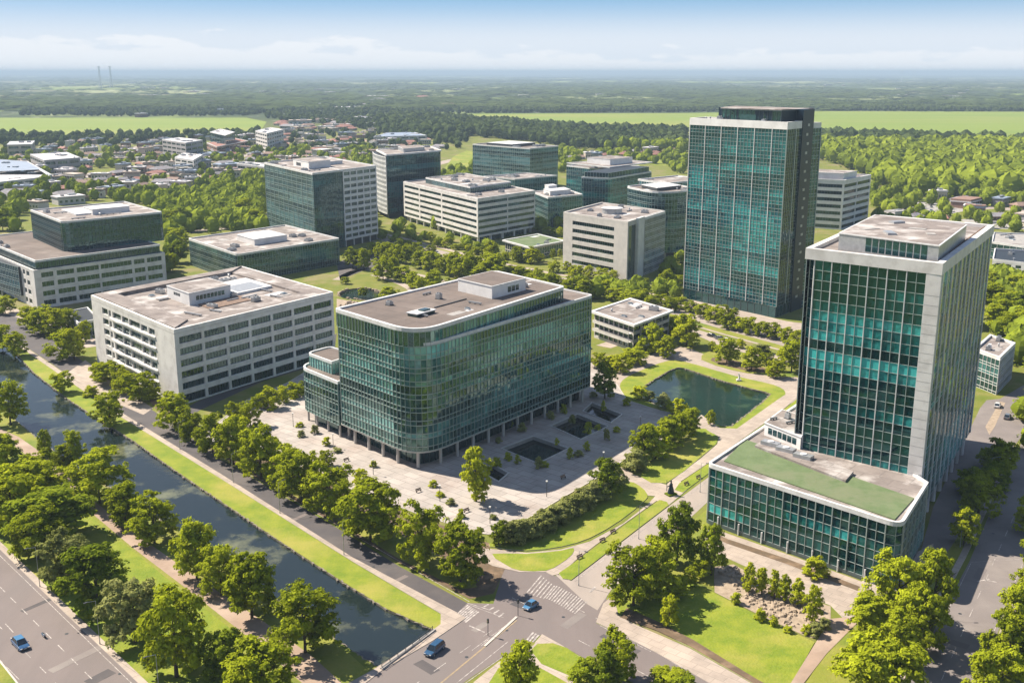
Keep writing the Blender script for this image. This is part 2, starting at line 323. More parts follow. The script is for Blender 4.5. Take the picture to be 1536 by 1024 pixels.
def ribbon(parent, poly, i, z0, z1, rows, cols, wm, gm, fm, th=.5, pane=1.5, seed=0, cap=100, recess=.32, name='window'):
    """solid wall on side i of the CCW polygon with real openings; rows=[(zb,zt)], cols=[(s0,s1)] in fractions"""
    R = random.Random(seed); n = len(poly); a = Vector(poly[i]); b = Vector(poly[(i + 1) % n]); inn = offset(poly, th); ai = Vector(inn[i]); bi = Vector(inn[(i + 1) % n])
    L = (b - a).length; d = (b - a) / L; nn = Vector((d.y, -d.x))
    def pt(f, dep):
        o = a + d * L * f
        if f <= 0: return a.lerp(ai, dep / th)
        if f >= 1: return b.lerp(bi, dep / th)
        return o - nn * dep
    def blk(mb, f0, f1, za, zb, m, d0=0, d1=th):
        if f1 - f0 < 1e-5 or zb - za < 1e-4: return
        q = [pt(f0, d0), pt(f1, d0), pt(f1, d1), pt(f0, d1)]
        mb.prism(ccw([(v.x, v.y) for v in q]), za, zb, m)
    wl = MB(); z = z0; cnt = 0; rest = MB()
    for (zb, zt) in rows:
        blk(wl, 0, 1, z, zb, wm); f = 0
        for (s0, s1) in cols:
            blk(wl, f, s0, zb, zt, wm); f = s1
            mb = MB() if cnt < cap else rest
            k = max(1, round((s1 - s0) * L / pane))
            for j in range(k):
                f0 = s0 + (s1 - s0) * j / k; f1 = s0 + (s1 - s0) * (j + 1) / k; p = pt(f0, recess) if f0 > 0 else a - nn * recess; q = pt(f1, recess) if f1 < 1 else b - nn * recess
                w = [R.uniform(-.01, .01) for _ in range(2)]
                t = .32 + .5 * noise.noise(Vector((f0 * L * .13, zb * .4, seed))) + R.uniform(-.22, .22)
                mb.face([(p.x + nn.x * w[0], p.y + nn.y * w[0], zb), (q.x + nn.x * w[1], q.y + nn.y * w[1], zb), (q.x - nn.x * w[1], q.y - nn.y * w[1], zt), (p.x - nn.x * w[0], p.y - nn.y * w[0], zt)], gm, max(0, min(1, t)))
                if j: 
                    h = .06 / L; blk(mb, f0 - h, f0 + h, zb, zt, fm, recess - .1, recess + .02)
            if cnt < cap: mb.build(name, parent)
            cnt += 1
        blk(wl, f, 1, zb, zt, wm); z = zt
    blk(wl, 0, 1, z, z1, wm); wl.build('wall', parent)
    o = rest.build(name, parent)
    if o: o['kind'] = 'stuff'
def even_rows(z0, z1, n, frac=.5, base=.32):
    h = (z1 - z0) / n; return [(z0 + k * h + h * base, z0 + k * h + h * (base + frac)) for k in range(n)]
def cols_even(n, pier, L, e0=0, e1=0):
    """n openings with piers of `pier` metres, end margins e0 e1 metres, in fractions"""
    w = (L - e0 - e1 - pier * (n - 1)) / n; return [((e0 + k * (w + pier)) / L, (e0 + k * (w + pier) + w) / L) for k in range(n)]
def core(parent, poly, z0, z1, m, ins=.35, name='wall'):
    mb = MB(); mb.prism(offset(poly, ins), z0, z1, m); return mb.build(name, parent)
def roof(parent, poly, h, rm, pm, pw=.55, ph=1.0, over=.04, band=0, name='roof'):
    """roof deck with an upstanding parapet; h = top of the parapet; band = depth of the fascia"""
    inn = offset(poly, pw); out = offset(poly, -over); dk = MB(); dk.prism(offset(poly, .3), h - ph - .5, h - ph, rm); d = dk.build(name, parent)
    mb = MB(); n = len(poly); lo = h - ph - .5 - band
    for i in range(n):
        j = (i + 1) % n; A, B, C, D = out[i], out[j], inn[j], inn[i]
        mb.face([(*A, lo), (*B, lo), (*B, h), (*A, h)], pm); mb.face([(*A, h), (*B, h), (*C, h), (*D, h)], pm); mb.face([(*D, h), (*C, h), (*C, h - ph - .1), (*D, h - ph - .1)], pm)
        mb.face([(*A, lo), (*D, lo), (*C, lo), (*B, lo)], pm)
    mb.build('parapet', parent); return d
def clutter(parent, poly, z, n, seed, big=1.0, avoid=None, rm=None):
    """rooftop plant: air handlers with fan cowls, hatches, ducts"""
    R = random.Random(seed); q = offset(ccw(poly), 2.2 * big); xs = [p[0] for p in q]; ys = [p[1] for p in q]; e = Vector(poly[1]) - Vector(poly[0]); rz = math.atan2(e.y, e.x); done = []; k = 0; tries = 0
    while k < n and tries < 400:
        tries += 1; x = R.uniform(min(xs), max(xs)); y = R.uniform(min(ys), max(ys))
        if not inside(x, y, q) or (avoid and any(inside(x, y, a) for a in avoid)) or any((x - a) ** 2 + (y - b) ** 2 < 20 * big for a, b in done): continue
        done.append((x, y)); k += 1; t = R.random(); mb = MB(); r2 = rz + R.choice((0, math.pi / 2))
        if t < .45:
            w, l, h = R.uniform(1.6, 2.6) * big, R.uniform(2.2, 4.2) * big, R.uniform(.9, 1.6)
            mb.box((x, y, z), (l + .3, w + .3, .18), M['dark'], r2); mb.box((x, y, z + .18), (l, w, h), M['metal'], r2)
            for s in (-1, 1):
                cx, cy = x + math.cos(r2) * l * .25 * s, y + math.sin(r2) * l * .25 * s; mb.tube((cx, cy, z + .18 + h), (cx, cy, z + .45 + h), w * .3, w * .32, M['metal'], 12); mb.tube((cx, cy, z + .45 + h), (cx, cy, z + .47 + h), w * .26, w * .26, M['dark'], 12)
            mb.build('air_handler', parent)
        elif t < .7:
            l = R.uniform(4, 9) * big; mb.box((x, y, z + .25), (l, .5 * big, .45), M['metal'], r2)
            for s in (-.4, 0, .4): mb.box((x + math.cos(r2) * l * s, y + math.sin(r2) * l * s, z), (.25, .7 * big, .25), M['dark'], r2)
            mb.build('duct', parent)
        elif t < .85:
            mb.box((x, y, z), (2.2 * big, 1.6 * big, .5), M['coping'], r2); mb.box((x, y, z + .5), (1.9 * big, 1.3 * big, .12), M['gwin'], r2); mb.build('roof_hatch', parent)
        else:
            mb.tube((x, y, z), (x, y, z + 1.1), .35 * big, .3 * big, M['metal'], 10); mb.tube((x, y, z + 1.1), (x, y, z + 1.35), .6 * big, .2 * big, M['metal'], 10); mb.build('roof_vent', parent)
    # membrane patches and seams
    for s in range(max(3, n)):
        x = R.uniform(min(xs), max(xs)); y = R.uniform(min(ys), max(ys))
        if inside(x, y, q):
            mb = MB(); mb.box((x, y, z), (R.uniform(3, 9) * big, R.uniform(1.2, 4) * big, .03 + .01 * s), R.choice([M['roofl'], M['coping'], M['concrete']]), rz); mb.build('membrane_patch', parent)
def penthouse(parent, poly, z0, z1, wm, rm=None, louv=None, win=None, name='penthouse'):
    poly = ccw(poly); mb = MB(); mb.prism(poly, z0, z1 - .25, wm); o = mb.build(name, parent)
    r = MB(); r.prism(offset(poly, -.18), z1 - .25, z1, M['coping']); r.prism(offset(poly, .25), z1, z1 + .04, rm or M['roofl']); r.build('penthouse_roof', o)
    for sidei, m, za, zb, f0, f1 in (louv or []):
        a = Vector(poly[sidei]); b = Vector(poly[(sidei + 1) % len(poly)]); d = (b - a); n = Vector((d.y, -d.x)).normalized(); k = max(1, int(d.length * (f1 - f0) / 1.6)); w = MB()
        for i in range(k):
            p = a + d * (f0 + (f1 - f0) * (i + .08) / k); q = a + d * (f0 + (f1 - f0) * (i + .9) / k); r4 = [p + n * .05, q + n * .05, q - n * .05, p - n * .05]
            w.prism(ccw([(v.x, v.y) for v in r4]), za, zb, m)
        w.build('louvre' if m is M['dark'] else 'window', o)
    return o
def columns(parent, poly, z, spacing, r, ins, m):
    pts = offset(poly, ins); pts = pts + [pts[0]]
    for p in resample(pts, spacing)[:-1]:
        mb = MB(); mb.tube((p.x, p.y, -.05), (p.x, p.y, z), r, r, m, 12); mb.build('column', parent)
def closed(poly): return list(poly) + [poly[0]]
def quad(N_, R_, L_): return [N_, R_, (R_[0] + L_[0] - N_[0], R_[1] + L_[1] - N_[1]), L_]   # near, right, back, left  (CCW)
def lerp(a, b, t): return (a[0] + (b[0] - a[0]) * t, a[1] + (b[1] - a[1]) * t)
def uv(q, u, v): return lerp(lerp(q[0], q[1], u), lerp(q[3], q[2], u), v)
def sub(q, u0, u1, v0, v1): return [uv(q, u0, v0), uv(q, u1, v0), uv(q, u1, v1), uv(q, u0, v1)]

# ------------------------------------------------------------------ the buildings
def flat_glass(name_label, q, h, nf, bay, gm, fm, seed, z0=0, rm='roof', pm='coping', lobby=True, n_cl=6, radii=None, **kw):
    t = thing('glass_office_block', name_label, 'office building', (q[0][0], q[0][1], 0)); off = Vector(q[0]); q0 = q
    return t
def base_at(t):  # parts are modelled in world coordinates under a thing standing at its own base
    for c in t.children:
        c.matrix_parent_inverse.identity(); c.location = (-t.location.x, -t.location.y, -t.location.z)

# main curved glass block in the middle -----------------------------------
def b_main():
    t = thing('curved_glass_office', 'long green glass office with rounded corner, standing on columns in the stone plaza', 'office building', (-26, 271, 0))
    N_, R_, L_ = (-25.0, 269.5), (26.3, 337.5), (-50.6, 298.5)
    q = quad(N_, R_, L_); poly = arcs(q, [11, 2, 2, 1.5], 9); z0, fh = 5.0, 3.68; zt = z0 + fh * 8
    core(t, poly, z0 - .4, zt, M['core'], .35)
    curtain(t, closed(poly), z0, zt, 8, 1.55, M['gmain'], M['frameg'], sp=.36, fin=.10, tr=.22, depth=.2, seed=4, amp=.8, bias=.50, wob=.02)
    roof(t, poly, zt + .9, M['roof'], M['coping'], ph=.5)
    top = arcs([N_, lerp(N_, R_, .86), uv(q, .86, 1), L_], [11, 2, 2, 1.5], 9)
    c = Vector(uv(q, .5, .5))
    top = arcs([N_, uv(q, .86, .10), uv(q, .88, 1), L_], [11, 2, 2, 1.5], 9); top = offset(top, .1)
    core(t, top, zt, zt + 3.9, M['core'], .4, 'top_storey')
    curtain(t, closed(offset(top, -.32)), zt - .12, zt + 3.9, 1, 1.55, M['gmain'], M['frameg'], sp=0, fin=.12, seed=5, bias=.5)
    roof(t, offset(top, -.34), zt + 5.0, M['roof'], M['coping'], pw=.9, ph=.5, over=.1)
    zr = zt + 4.5
    p = sub(q, .52, .72, .30, .72); penthouse(t, p, zr, zr + 3.9, M['white2'], M['roof'], [(0, M['gwin'], zr + .8, zr + 2.6, .45, .8)])
    sk = MB(); a = Vector(uv(q, .18, .38)); rz = math.atan2(R_[1] - N_[1], R_[0] - N_[0])
    sk.box((a.x, a.y, zr), (7.5, 3.6, .8), M['gwin'], rz); sk.box((a.x, a.y, zr + .8), (8.1, 4.2, .25), M['coping'], rz); sk.box((a.x + .8, a.y + .6, zr + 1.05), (3, 2, .4), M['gwin'], rz); sk.build('skylight', t)
    dk = MB(); b0 = Vector(uv(q, .36, .45)); dk.box((b0.x, b0.y, zr), (15, .35, .3), M['dark'], rz + .03); dk.build('duct', t)
    clutter(t, sub(q, .03, .5, .1, .95), zr, 6, 3, .7, [p]); clutter(t, sub(q, .72, .86, .2, .95), zr, 4, 13, .7, [p])
    lob = offset(poly, 4.0); mb = MB(); mb.prism(lob, 0, z0 - .4, M['core']); mb.build('lobby', t)
    curtain(t, closed(offset(poly, 3.8)), 0, z0 - .4, 1, 2.6, M['gdark'], M['framed'], sp=0, seed=8)
    columns(t, poly, z0 - .4, 7.2, .45, 1.0, M['stone'])
    sf = MB(); sf.prism(offset(poly, -.1), z0 - .42, z0 - .05, M['stone']); sf.build('soffit', t)
    base_at(t)
    # low wing on the left
    w = thing('low_glass_wing', 'low curved glass wing joined to the left end of the curved glass office', 'building wing', (-60, 305, 0))
    A = (-50.2, 301.5); Lc = (-66.0, 316.5)
    back = (Lc[0] + (q[2][0] - L_[0]) * .16, Lc[1] + (q[2][1] - L_[1]) * .16); rb = (A[0] + (q[2][0] - L_[0]) * .16, A[1] + (q[2][1] - L_[1]) * .16)
    ww = [(-50.9, 298.9), rb, back, Lc]; wp = arcs(ww, [0, 0, 3, 6], 7)
    core(w, wp, 3.8, 16.6, M['core']); curtain(w, closed(wp), 4.0, 16.6, 4, 1.7, M['gmain'], M['frameg'], sp=.34, fin=.12, tr=.16, seed=12, bias=.36)
    roof(w, wp, 17.5, M['roof'], M['coping'], ph=.5)
    w2 = arcs(sub(ww, .25, .98, .35, .98), [0, 0, 2, 3], 5); core(w, w2, 16.9, 20.2, M['core'], .3, 'upper_storey'); curtain(w, closed(w2), 16.9, 20.2, 1, 1.5, M['gmain'], M['frameg'], sp=0, seed=2); roof(w, w2, 21, M['roof'], M['coping'], ph=.4)
    mb = MB(); mb.prism(offset(wp, 2.6), 0, 3.8, M['gdark']); mb.build('lobby', w); columns(w, wp, 3.9, 6.5, .35, .8, M['stone']); base_at(w)
b_main()

def b_white_left():
    t = thing('white_concrete_office', 'white concrete office beside the canal road with six rows of strip windows', 'office building', (-109, 331, 0))
    h = 25.4; N_, R_, L_ = (-107.8, 330.5), (-66.9, 391.0), (-155.0, 384.8); q = quad(N_, R_, L_); LR = math.dist(N_, R_); LL = math.dist(L_, N_)
    core(t, q, 0, h - 1.2, M['core'], .75)
    rows = [(0.4, 3.2)] + [(z, z + 2.25) for z in (4.9, 8.75, 12.6, 16.45, 20.3)]
    ribbon(t, q, 0, 0, h - 1.5, rows, cols_even(7, 1.1, LR, 1.8, 1.2), M['white'], M['gwin'], M['framed'], th=.7, recess=.5, pane=1.3, seed=1, cap=60)
    ribbon(t, q, 1, 0, h - 1.5, rows, cols_even(6, 1.2, LL, 2, 2), M['white'], M['gwin'], M['framed'], th=.7, seed=2, cap=0, pane=3)
    ribbon(t, q, 2, 0, h - 1.5, rows, cols_even(6, 1.2, LR, 2, 2), M['white'], M['gwin'], M['framed'], th=.7, seed=3, cap=0, pane=3)
    # canal side: solid end piers, projecting bays between
    e = [(.14, .215), (.225, .255), (.275, .385), (.395, .475), (.485, .615), (.625, .70), (.715, .785)]
    ribbon(t, q, 3, 0, h - 1.5, rows, e, M['white'], M['gwin'], M['framed'], th=.7, recess=.55, pane=1.3, seed=5, cap=45)
    a = Vector(L_); b = Vector(N_); d = (b - a).normalized(); n = Vector((d.y, -d.x))
    for k, (zb, zt) in enumerate(rows[1:]):
        for (f0, f1, dep) in ((.26, .48, 1.0), (.48, .79, .7)):
            p = a.lerp(b, f0); r = a.lerp(b, f1); c = (p + r) / 2 + n * dep * 1.2
            pts = [p, p + n * dep * .8, c, r + n * dep * .5, r]; mb = MB(); mb.prism(ccw([(v.x, v.y) for v in pts]), zb - .55, zb - .1, M['white']); mb.build('sun_ledge', t)
    roof(t, q, h, M['roofl'], M['white'], pw=.9, ph=.9)
    zr = h - .9
    # raised outer strip around a sunken court
    ring = MB(); o = offset(q, .95)
    qi = [uv(q, .13, .10), uv(q, .87, .14), uv(q, .86, .90), uv(q, .11, .90)]
    for i in range(4):
        j = (i + 1) % 4; ring.prism(ccw([o[i], o[j], qi[j], qi[i]]), zr, zr + .75 if i in (0, 1) else zr + 1.3, M['roofl'])
    ring.build('raised_roof_edge', t)
    p = sub(q, .30, .56, .40, .66); z = zr
    penthouse(t, p, z, z + 4.6, M['white2'], M['roofl'], [(0, M['gwin'], z + 1.5, z + 3.1, .15, .85), (3, M['dark'], z + 2.2, z + 3.2, .3, .6)])
    mb = MB(); mb.prism(ccw(sub(q, .60, .84, .40, .70)), z, z + .9, M['coping']); mb.prism(ccw(sub(q, .62, .80, .42, .58)), z + .9, z + .95, M['metal']); mb.build('pale_roof_platform', t)
    mb = MB(); mb.prism(ccw(sub(q, .34, .60, .24, .38)), z, z + .3, M['rust']); mb.build('gravel_pit', t)
    clutter(t, sub(q, .15, .85, .15, .88), z, 22, 21, 1.0, [p, sub(q, .58, .86, .38, .72)])
    base_at(t)
b_white_left()

def b_farleft():
    t = thing('stepped_glass_office', 'stepped office at the far left, white below with a glass block on top', 'office building', (-214, 468, 0))
    h = 18.0; N_, R_, L_ = P(50, 404, 18.5), P(247, 377, 18.5), P(-40, 366, 18.5); q = quad(N_, R_, L_); LR = math.dist(N_, R_); LL = math.dist(N_, L_)
    core(t, q, 0, h - 1, M['core'], .7)
    rows = even_rows(0.2, h - .6, 4, .52, .26)
    ribbon(t, q, 0, 0, h - .8, rows, [(.05, .135), (.16, .285), (.305, .47), (.485, .725), (.745, .83), (.85, .97)], M['white'], M['gwin'], M['frame'], th=.6, pane=2, seed=31)
    ribbon(t, q, 1, 0, h - .8, rows, [(.1, .9)], M['white'], M['gwin'], M['framed'], seed=32, pane=4); ribbon(t, q, 2, 0, h - .8, rows, [(.1, .9)], M['white'], M['gwin'], M['framed'], seed=33, pane=4)
    Lf = q[3]; a = lerp(Lf, N_, .80)
    ribbon(t, q, 3, 0, h - .8, rows, [(.83, .865), (.885, .93)], M['white'], M['gwin'], M['framed'], th=.6, seed=34)
    n = Vector((N_[1] - Lf[1], -(N_[0] - Lf[0]))).normalized(); c = []
    for k in range(11):
        f = k / 10; p = Vector(lerp(Lf, a, f)) + n * (1.0 + 3.2 * math.sin(math.pi * f)); c.append((p.x, p.y))
    mb = MB(); mb.prism(ccw(c + [a, Lf]), 3.4, h - .9, M['core']); mb.build('curved_bay', t)
    cc = [(x + n.x * .12, y + n.y * .12) for x, y in c]
    curtain(t, cc, 3.4, h - .9, 4, 1.8, M['gdark'], M['frame'], sp=.3, seed=35, bias=.5)
    for k in (1, 3, 5, 7, 9):
        mb = MB(); x, y = c[k][0] - n.x * .6, c[k][1] - n.y * .6; mb.tube((x, y, 0), (x, y, 3.5), .4, .4, M['stone'], 10); mb.build('column', t)
    roof(t, q, h, M['roof'], M['white'], pw=.8, ph=.5)
    mid = sub(q, .0, 1, .0, 1); mid = offset(mid, 1.6); z = h - .5
    core(t, mid, z, z + 3.6, M['core'], .3, 'recessed_storey'); curtain(t, closed(mid), z, z + 3.6, 1, 1.9, M['gdark'], M['framed'], sp=.25, seed=36, bias=.35)
    roof(t, mid, z + 4.6, M['roof'], M['coping'], pw=.7, ph=.5); z2 = z + 4.1
    Nu, Ru, Lu = P(93, 333, 36.0), P(243, 318, 36.0), P(45, 315, 36.0); u = arcs(quad(Nu, Ru, Lu), [4, 1, 1, 1], 5)
    core(t, u, z2, 35, M['core'], .35, 'upper_block'); curtain(t, closed(u), z2, 35.2, 5, 1.8, M['gdark'], M['framed'], sp=.3, seed=37, bias=.42, amp=.9)
    roof(t, u, 36.2, M['roofl'], M['coping'], pw=.8, ph=.6); uq = quad(Nu, Ru, Lu)
    penthouse(t, sub(uq, .40, .78, .30, .56), 35.6, 38.4, M['white2'], M['coping']); mb = MB(); mb.prism(ccw(sub(uq, .25, .5, .35, .8)), 35.6, 36.4, M['coping']); mb.build('pale_roof_platform', t)
    clutter(t, uq, 35.6, 5, 38, 1.2, [sub(uq, .22, .8, .25, .85)]); clutter(t, [lerp(q[3], q[0], .2), lerp(q[3], q[0], .9), uv(q, .2, .2), uv(q, .2, .8)], z2, 3, 39); base_at(t)
    a = thing('garden_annexe', 'small annexe with planted roof between stepped office and white canalside office', 'annexe', (*P(118, 508), 0))
    g = quad(P(119, 507), P(150, 500), P(104, 488)); core(a, g, 0, 6, M['core'], .4); curtain(a, closed(g), 0, 5.6, 2, 2, M['gwin'], M['coping'], sp=0, seed=3); roof(a, g, 6.4, M['roofg'], M['coping'], ph=.6); base_at(a)
b_farleft()

def simple(name, label, q, h, nf, bay, gm, fm, seed, z0=0, rm='roof', pm='coping', radii=None, ncl=5, pent=None, band=0, big=1.3, bias=.42, sp=.3, major=0, majw=.4, majm=None, cat='office building', col=False, **kw):
    q = ccw(q); t = thing(name, label, cat, (q[0][0], q[0][1], 0)); poly = arcs(q, radii, 7) if radii else q
    core(t, poly, z0, h - 1.1, M['core'], .4)
    curtain(t, closed(poly), z0, h - 1.1 - band, nf, bay, gm, fm, sp=sp, seed=seed, bias=bias, major=major, majw=majw, majm=majm, **kw)
    roof(t, poly, h, M[rm], M[pm], pw=.8, ph=.7, band=band)
    if z0 > 0:
        mb = MB(); mb.prism(offset(poly, 3), 0, z0, M['core']); mb.build('lobby', t); columns(t, poly, z0, 9, .5, 1, M['stone'])
    av = []
    for p in (pent or []):
        u0, u1, v0, v1, ph, wm = p[:6]; s = sub(q, u0, u1, v0, v1); av.append(s); penthouse(t, s, h - .7, h - .7 + ph, M[wm], M[p[6]] if len(p) > 6 else M['coping'])
    clutter(t, q, h - .7, ncl, seed, big, av)
    return t
def b_rest():
    # low glass office with white roof house
    q = quad(P(356, 381, 15), P(509, 357, 15), P(281, 357, 15))
    t = simple('low_glass_office', 'low dark glass office with white rooftop house behind the white canalside office', q, 15, 4, 1.7, M['gdark'], M['frameg'], 41, z0=0, rm='roofl', pent=[(.30, .62, .28, .62, 3.4, 'white2')], ncl=7, radii=[3, 1, 1, 3], bias=.45)
    base_at(t)
    # twelve-storey glass and white block
    N_, E_, W_ = (-116.7, 630.5), P(528, 367), P(409, 357); z = 47.5
    Nt, Rt, Lt, Et = P(469, 258, 24), None, None, None
    N_ = (-117, 631); mid = (-101, 657.5); R_ = (-86.5, 683); L_ = P(403, 352); q = quad(N_, R_, L_)
    t = thing('glass_and_white_tower_block', 'tall teal glass block with a white end full of small windows', 'office building', (*N_, 0))
    core(t, q, 0, z - 1, M['core'], .6); LR = math.dist(N_, R_)
    f = .46
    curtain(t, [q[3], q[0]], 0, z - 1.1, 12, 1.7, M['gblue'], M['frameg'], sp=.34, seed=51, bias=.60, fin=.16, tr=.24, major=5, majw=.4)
    curtain(t, [q[0], lerp(q[0], q[1], f)], 0, z - 1.1, 12, 1.7, M['gdark'], M['framed'], sp=.3, seed=52, bias=.42)
    q2 = [lerp(q[0], q[1], f), q[1], q[2], lerp(q[3], q[2], f)]; q2 = offset(q2, -.35); L2 = math.dist(q2[0], q2[1])
    for i in range(4):
        ribbon(t, q2, i, 4, z - .4, even_rows(4.5, z - 1, 11, .55, .25), cols_even(5, .9, L2, 1.0, .8) if i != 2 else [(.1, .9)], M['white2'], M['gwin'], M['frame'], th=.8, recess=.4, pane=1.2, seed=53 + i, cap=60 if i == 0 else 0)
    mb = MB(); mb.prism(offset(q2, 2), 0, 4, M['gdark']); mb.build('lobby', t); columns(t, ccw(q2), 4, 8, .5, .8, M['white'])
    roof(t, offset(q, -.4), z + .1, M['roofl'], M['coping'], pw=.9, ph=.7)
    penthouse(t, sub(q, .18, .52, .30, .62), z - .6, z + 3.8, M['white2'], None, [(3, M['dark'], z + .3, z + 2.3, .2, .5)]); penthouse(t, sub(q, .55, .82, .42, .62), z - .6, z + 1.6, M['white2'])
    clutter(t, q, z - .6, 6, 57, 1.4, [sub(q, .15, .85, .25, .65)]); base_at(t)
    # curved-end dark glass tower
    z = 46.7; N_ = P(583, 328); R_ = P(664, 322); L_ = P(567, 314); R_ = P(663, 224, z); R_ = lerp(P(661, 318), R_, .5)
    q = quad(N_, R_, L_)
    t = thing('curved_end_glass_tower', 'dark glass tower with a white gridded rounded end, standing right of the white-ended block', 'office building', (*N_, 0)); p = arcs(q, [0, 3, 3, 6], 7)
    core(t, p, 0, z - 1, M['core'], .5); curtain(t, closed(p), 3.5, z - 1.1, 11, 1.9, M['gdark'], M['framed'], sp=.3, seed=61, bias=.40, amp=1.0, tr=.1)
    a, b = Vector(q[3]), Vector(q[0]); n = Vector(((b - a).y, -(b - a).x)).normalized(); cv = []
    for k in range(9): f = k / 8; v = a.lerp(b, f) + n * (.6 + 3.4 * math.sin(math.pi * (.15 + .85 * f)) ** .8); cv.append((v.x, v.y))
    mb = MB(); mb.prism(ccw(cv + [(b.x, b.y), (a.x, a.y)]), 3.5, z - 2, M['core']); mb.build('curved_bay', t)
    n2 = [(x + n.x * .15, y + n.y * .15) for x, y in cv]; curtain(t, n2, 3.5, z - 2, 12, 2.6, M['gdark'], M['white2'], sp=.22, fin=.75, tr=.5, depth=.4, seed=62)
    rp = arcs(q, [4, 3, 3, 6], 7); roof(t, offset(rp, -.8), z, M['roofl'], M['coping'], ph=.6, pw=1.2); penthouse(t, sub(q, .35, .75, .25, .7), z - .6, z + 2.2, M['roofs'] and M['metal']); clutter(t, q, z - .6, 5, 63, 1.4, [sub(q, .3, .8, .2, .75)]); base_at(t)
    # white strip-window block
    h = 28.3; N_, R_, L_ = (-21.5, 668.9), (15.5, 716), (-78.6, 776); q = quad(N_, R_, L_); LR, LL = math.dist(N_, R_), math.dist(N_, L_)
    t = thing('white_strip_window_office', 'white office wrapped by long dark window strips, behind the tree lined road', 'office building', (*N_, 0))
    core(t, q, 3.6, h - 1, M['core'], .8); rows = even_rows(4.3, h - .9, 6, .48, .16)
    ribbon(t, q, 0, 3.6, h - 1.2, rows, [(.012, .50), (.515, .985)], M['white'], M['gwin'], M['framed'], th=.7, recess=.45, pane=2, seed=71)
    ribbon(t, q, 3, 3.6, h - 1.2, rows, [(.015, .23), (.245, .54), (.555, .985)], M['white'], M['gwin'], M['framed'], th=.7, recess=.45, pane=2, seed=72)
    for i in (1, 2): ribbon(t, q, i, 3.6, h - 1.2, rows, [(.02, .98)], M['white'], M['gwin'], M['framed'], th=.7, pane=5, seed=73 + i)
    mb = MB(); mb.prism(offset(q, 4), 0, 3.6, M['gdark']); mb.build('lobby', t); columns(t, q, 3.6, 12, .9, 1.2, M['white'])
    roof(t, q, h, M['roofl'], M['white'], ph=.7, pw=.9); u = sub(q, .22, .95, .25, .85); core(t, u, h - .7, h + 2.6, M['core'], .3, 'set_back_storey'); curtain(t, closed(u), h - .7, h + 2.4, 1, 2.2, M['gblue'], M['frame'], sp=0, seed=75); roof(t, u, h + 3.4, M['roofl'], M['coping'], ph=.5)
    clutter(t, u, h + 2.9, 12, 76, 1.5); clutter(t, sub(q, .02, .98, .02, .2), h - .7, 3, 77, 1.3); base_at(t)
    # far glass blocks
    zz = 38; q = quad(P(795, 222.5, zz), P(838, 218.5, zz), P(709, 216, zz))
    t = simple('far_glass_block', 'wide blue-grey glass block farthest back, in front of the long belt of trees', q, zz, 10, 2.6, M['gblue'], M['frameg'], 81, ncl=4, pent=[(.1, .9, .35, .8, 2.6, 'dark')], bias=.6, tr=.3, fin=.12, big=2); base_at(t)
    zz = 20; q = quad(P(772, 268.5, zz), P(836, 263, zz), P(725, 264, zz))
    t = simple('low_far_glass_block', 'low glass block with pale roof just in front of the farthest wide block', q, zz, 5, 2.5, M['gblue'], M['frameg'], 82, ncl=6, bias=.45, big=1.8, rm='roofl'); base_at(t)
    zz = 21.5; q = quad(P(822, 296, zz), P(874, 291, zz), P(798, 287, zz))
    t = simple('small_far_glass_office', 'small dark glass office with cluttered white roof plant, right of the white strip-window office', q, zz, 6, 2.2, M['gdark'], M['frameg'], 83, rm='roofl', pent=[(.2, .8, .3, .7, 3.2, 'white2'), (.35, .6, .72, .95, 5, 'white2')], ncl=6, bias=.5, big=1.3); base_at(t)
    zz = 36; q = quad(P(914, 260, 33), P(978, 250, 33), P(872, 258, 33)); zb = 33
    t = simple('teal_office_with_white_roof', 'blue-teal glass office under a broad flat roof topped with a large white plant room', q, 29.5, 8, 2.2, M['gtower2'], M['frameg'], 84, radii=[3, 1, 1, 1], ncl=0, bias=.42)
    c2 = offset(q, 1.5); core(t, c2, 29, 33, M['core'], .3, 'set_back_storey'); curtain(t, closed(c2), 29.2, 33, 1, 2.4, M['gdark'], M['frame'], sp=0, seed=5)
    wide = ccw([P(914.6, 250.5, 34), P(979, 243, 34), P(925, 238.5, 34), P(850, 244, 34)]); roof(t, wide, 34, M['roofl'], M['coping'], ph=.3, pw=1); penthouse(t, sub(ccw([P(914.6, 250, 34), P(979, 243, 34), P(925, 238.5, 34), P(850, 244, 34)]), .2, .7, .2, .75), 33.7, 38.4, M['white2']); base_at(t)
    zz = 20; q = [P(850, 246, zz + 10), P(905, 252, zz + 10), P(960, 247, zz + 10), P(900, 240, zz + 10)]
    t = simple('set_back_teal_office', 'teal glass office behind and left of the one with the white plant room', q, zz + 9, 8, 2.6, M['gtower2'], M['frameg'], 85, ncl=2, bias=.4); base_at(t)
    # curved dark block left of the tall tower
    zz = 39; q = quad(P(990, 290, zz), P(1050, 283, zz), P(938, 279, zz))
    t = simple('curved_dark_glass_block', 'dark glass block with a curved front, just left of and behind the tallest teal tower', q, zz, 10, 2.0, M['gdark'], M['frameg'], 86, z0=4, radii=[22, 2, 2, 5], ncl=2, pent=[(.2, .8, .3, .75, 2, 'dark')], bias=.47, tr=.25); base_at(t)
    zz = 38; q = quad(P(1000, 272, zz), P(1060, 266, zz), P(957, 266, zz)); q = [(x * 1.0, y) for x, y in q]
    t = simple('flat_roofed_grey_office', 'grey office with a thin white flat roof behind the curved dark glass block', q, zz - 1, 9, 2.6, M['gblue'], M['coping'], 87, rm='roofl', ncl=2, bias=.5); base_at(t)
    # white block with inset strips
    h = 31.2; N_, R_, L_ = (59.0, 541), (83.5, 586), (28.0, 580); q = quad(N_, R_, L_); LR, LL = math.dist(N_, R_), math.dist(N_, L_)
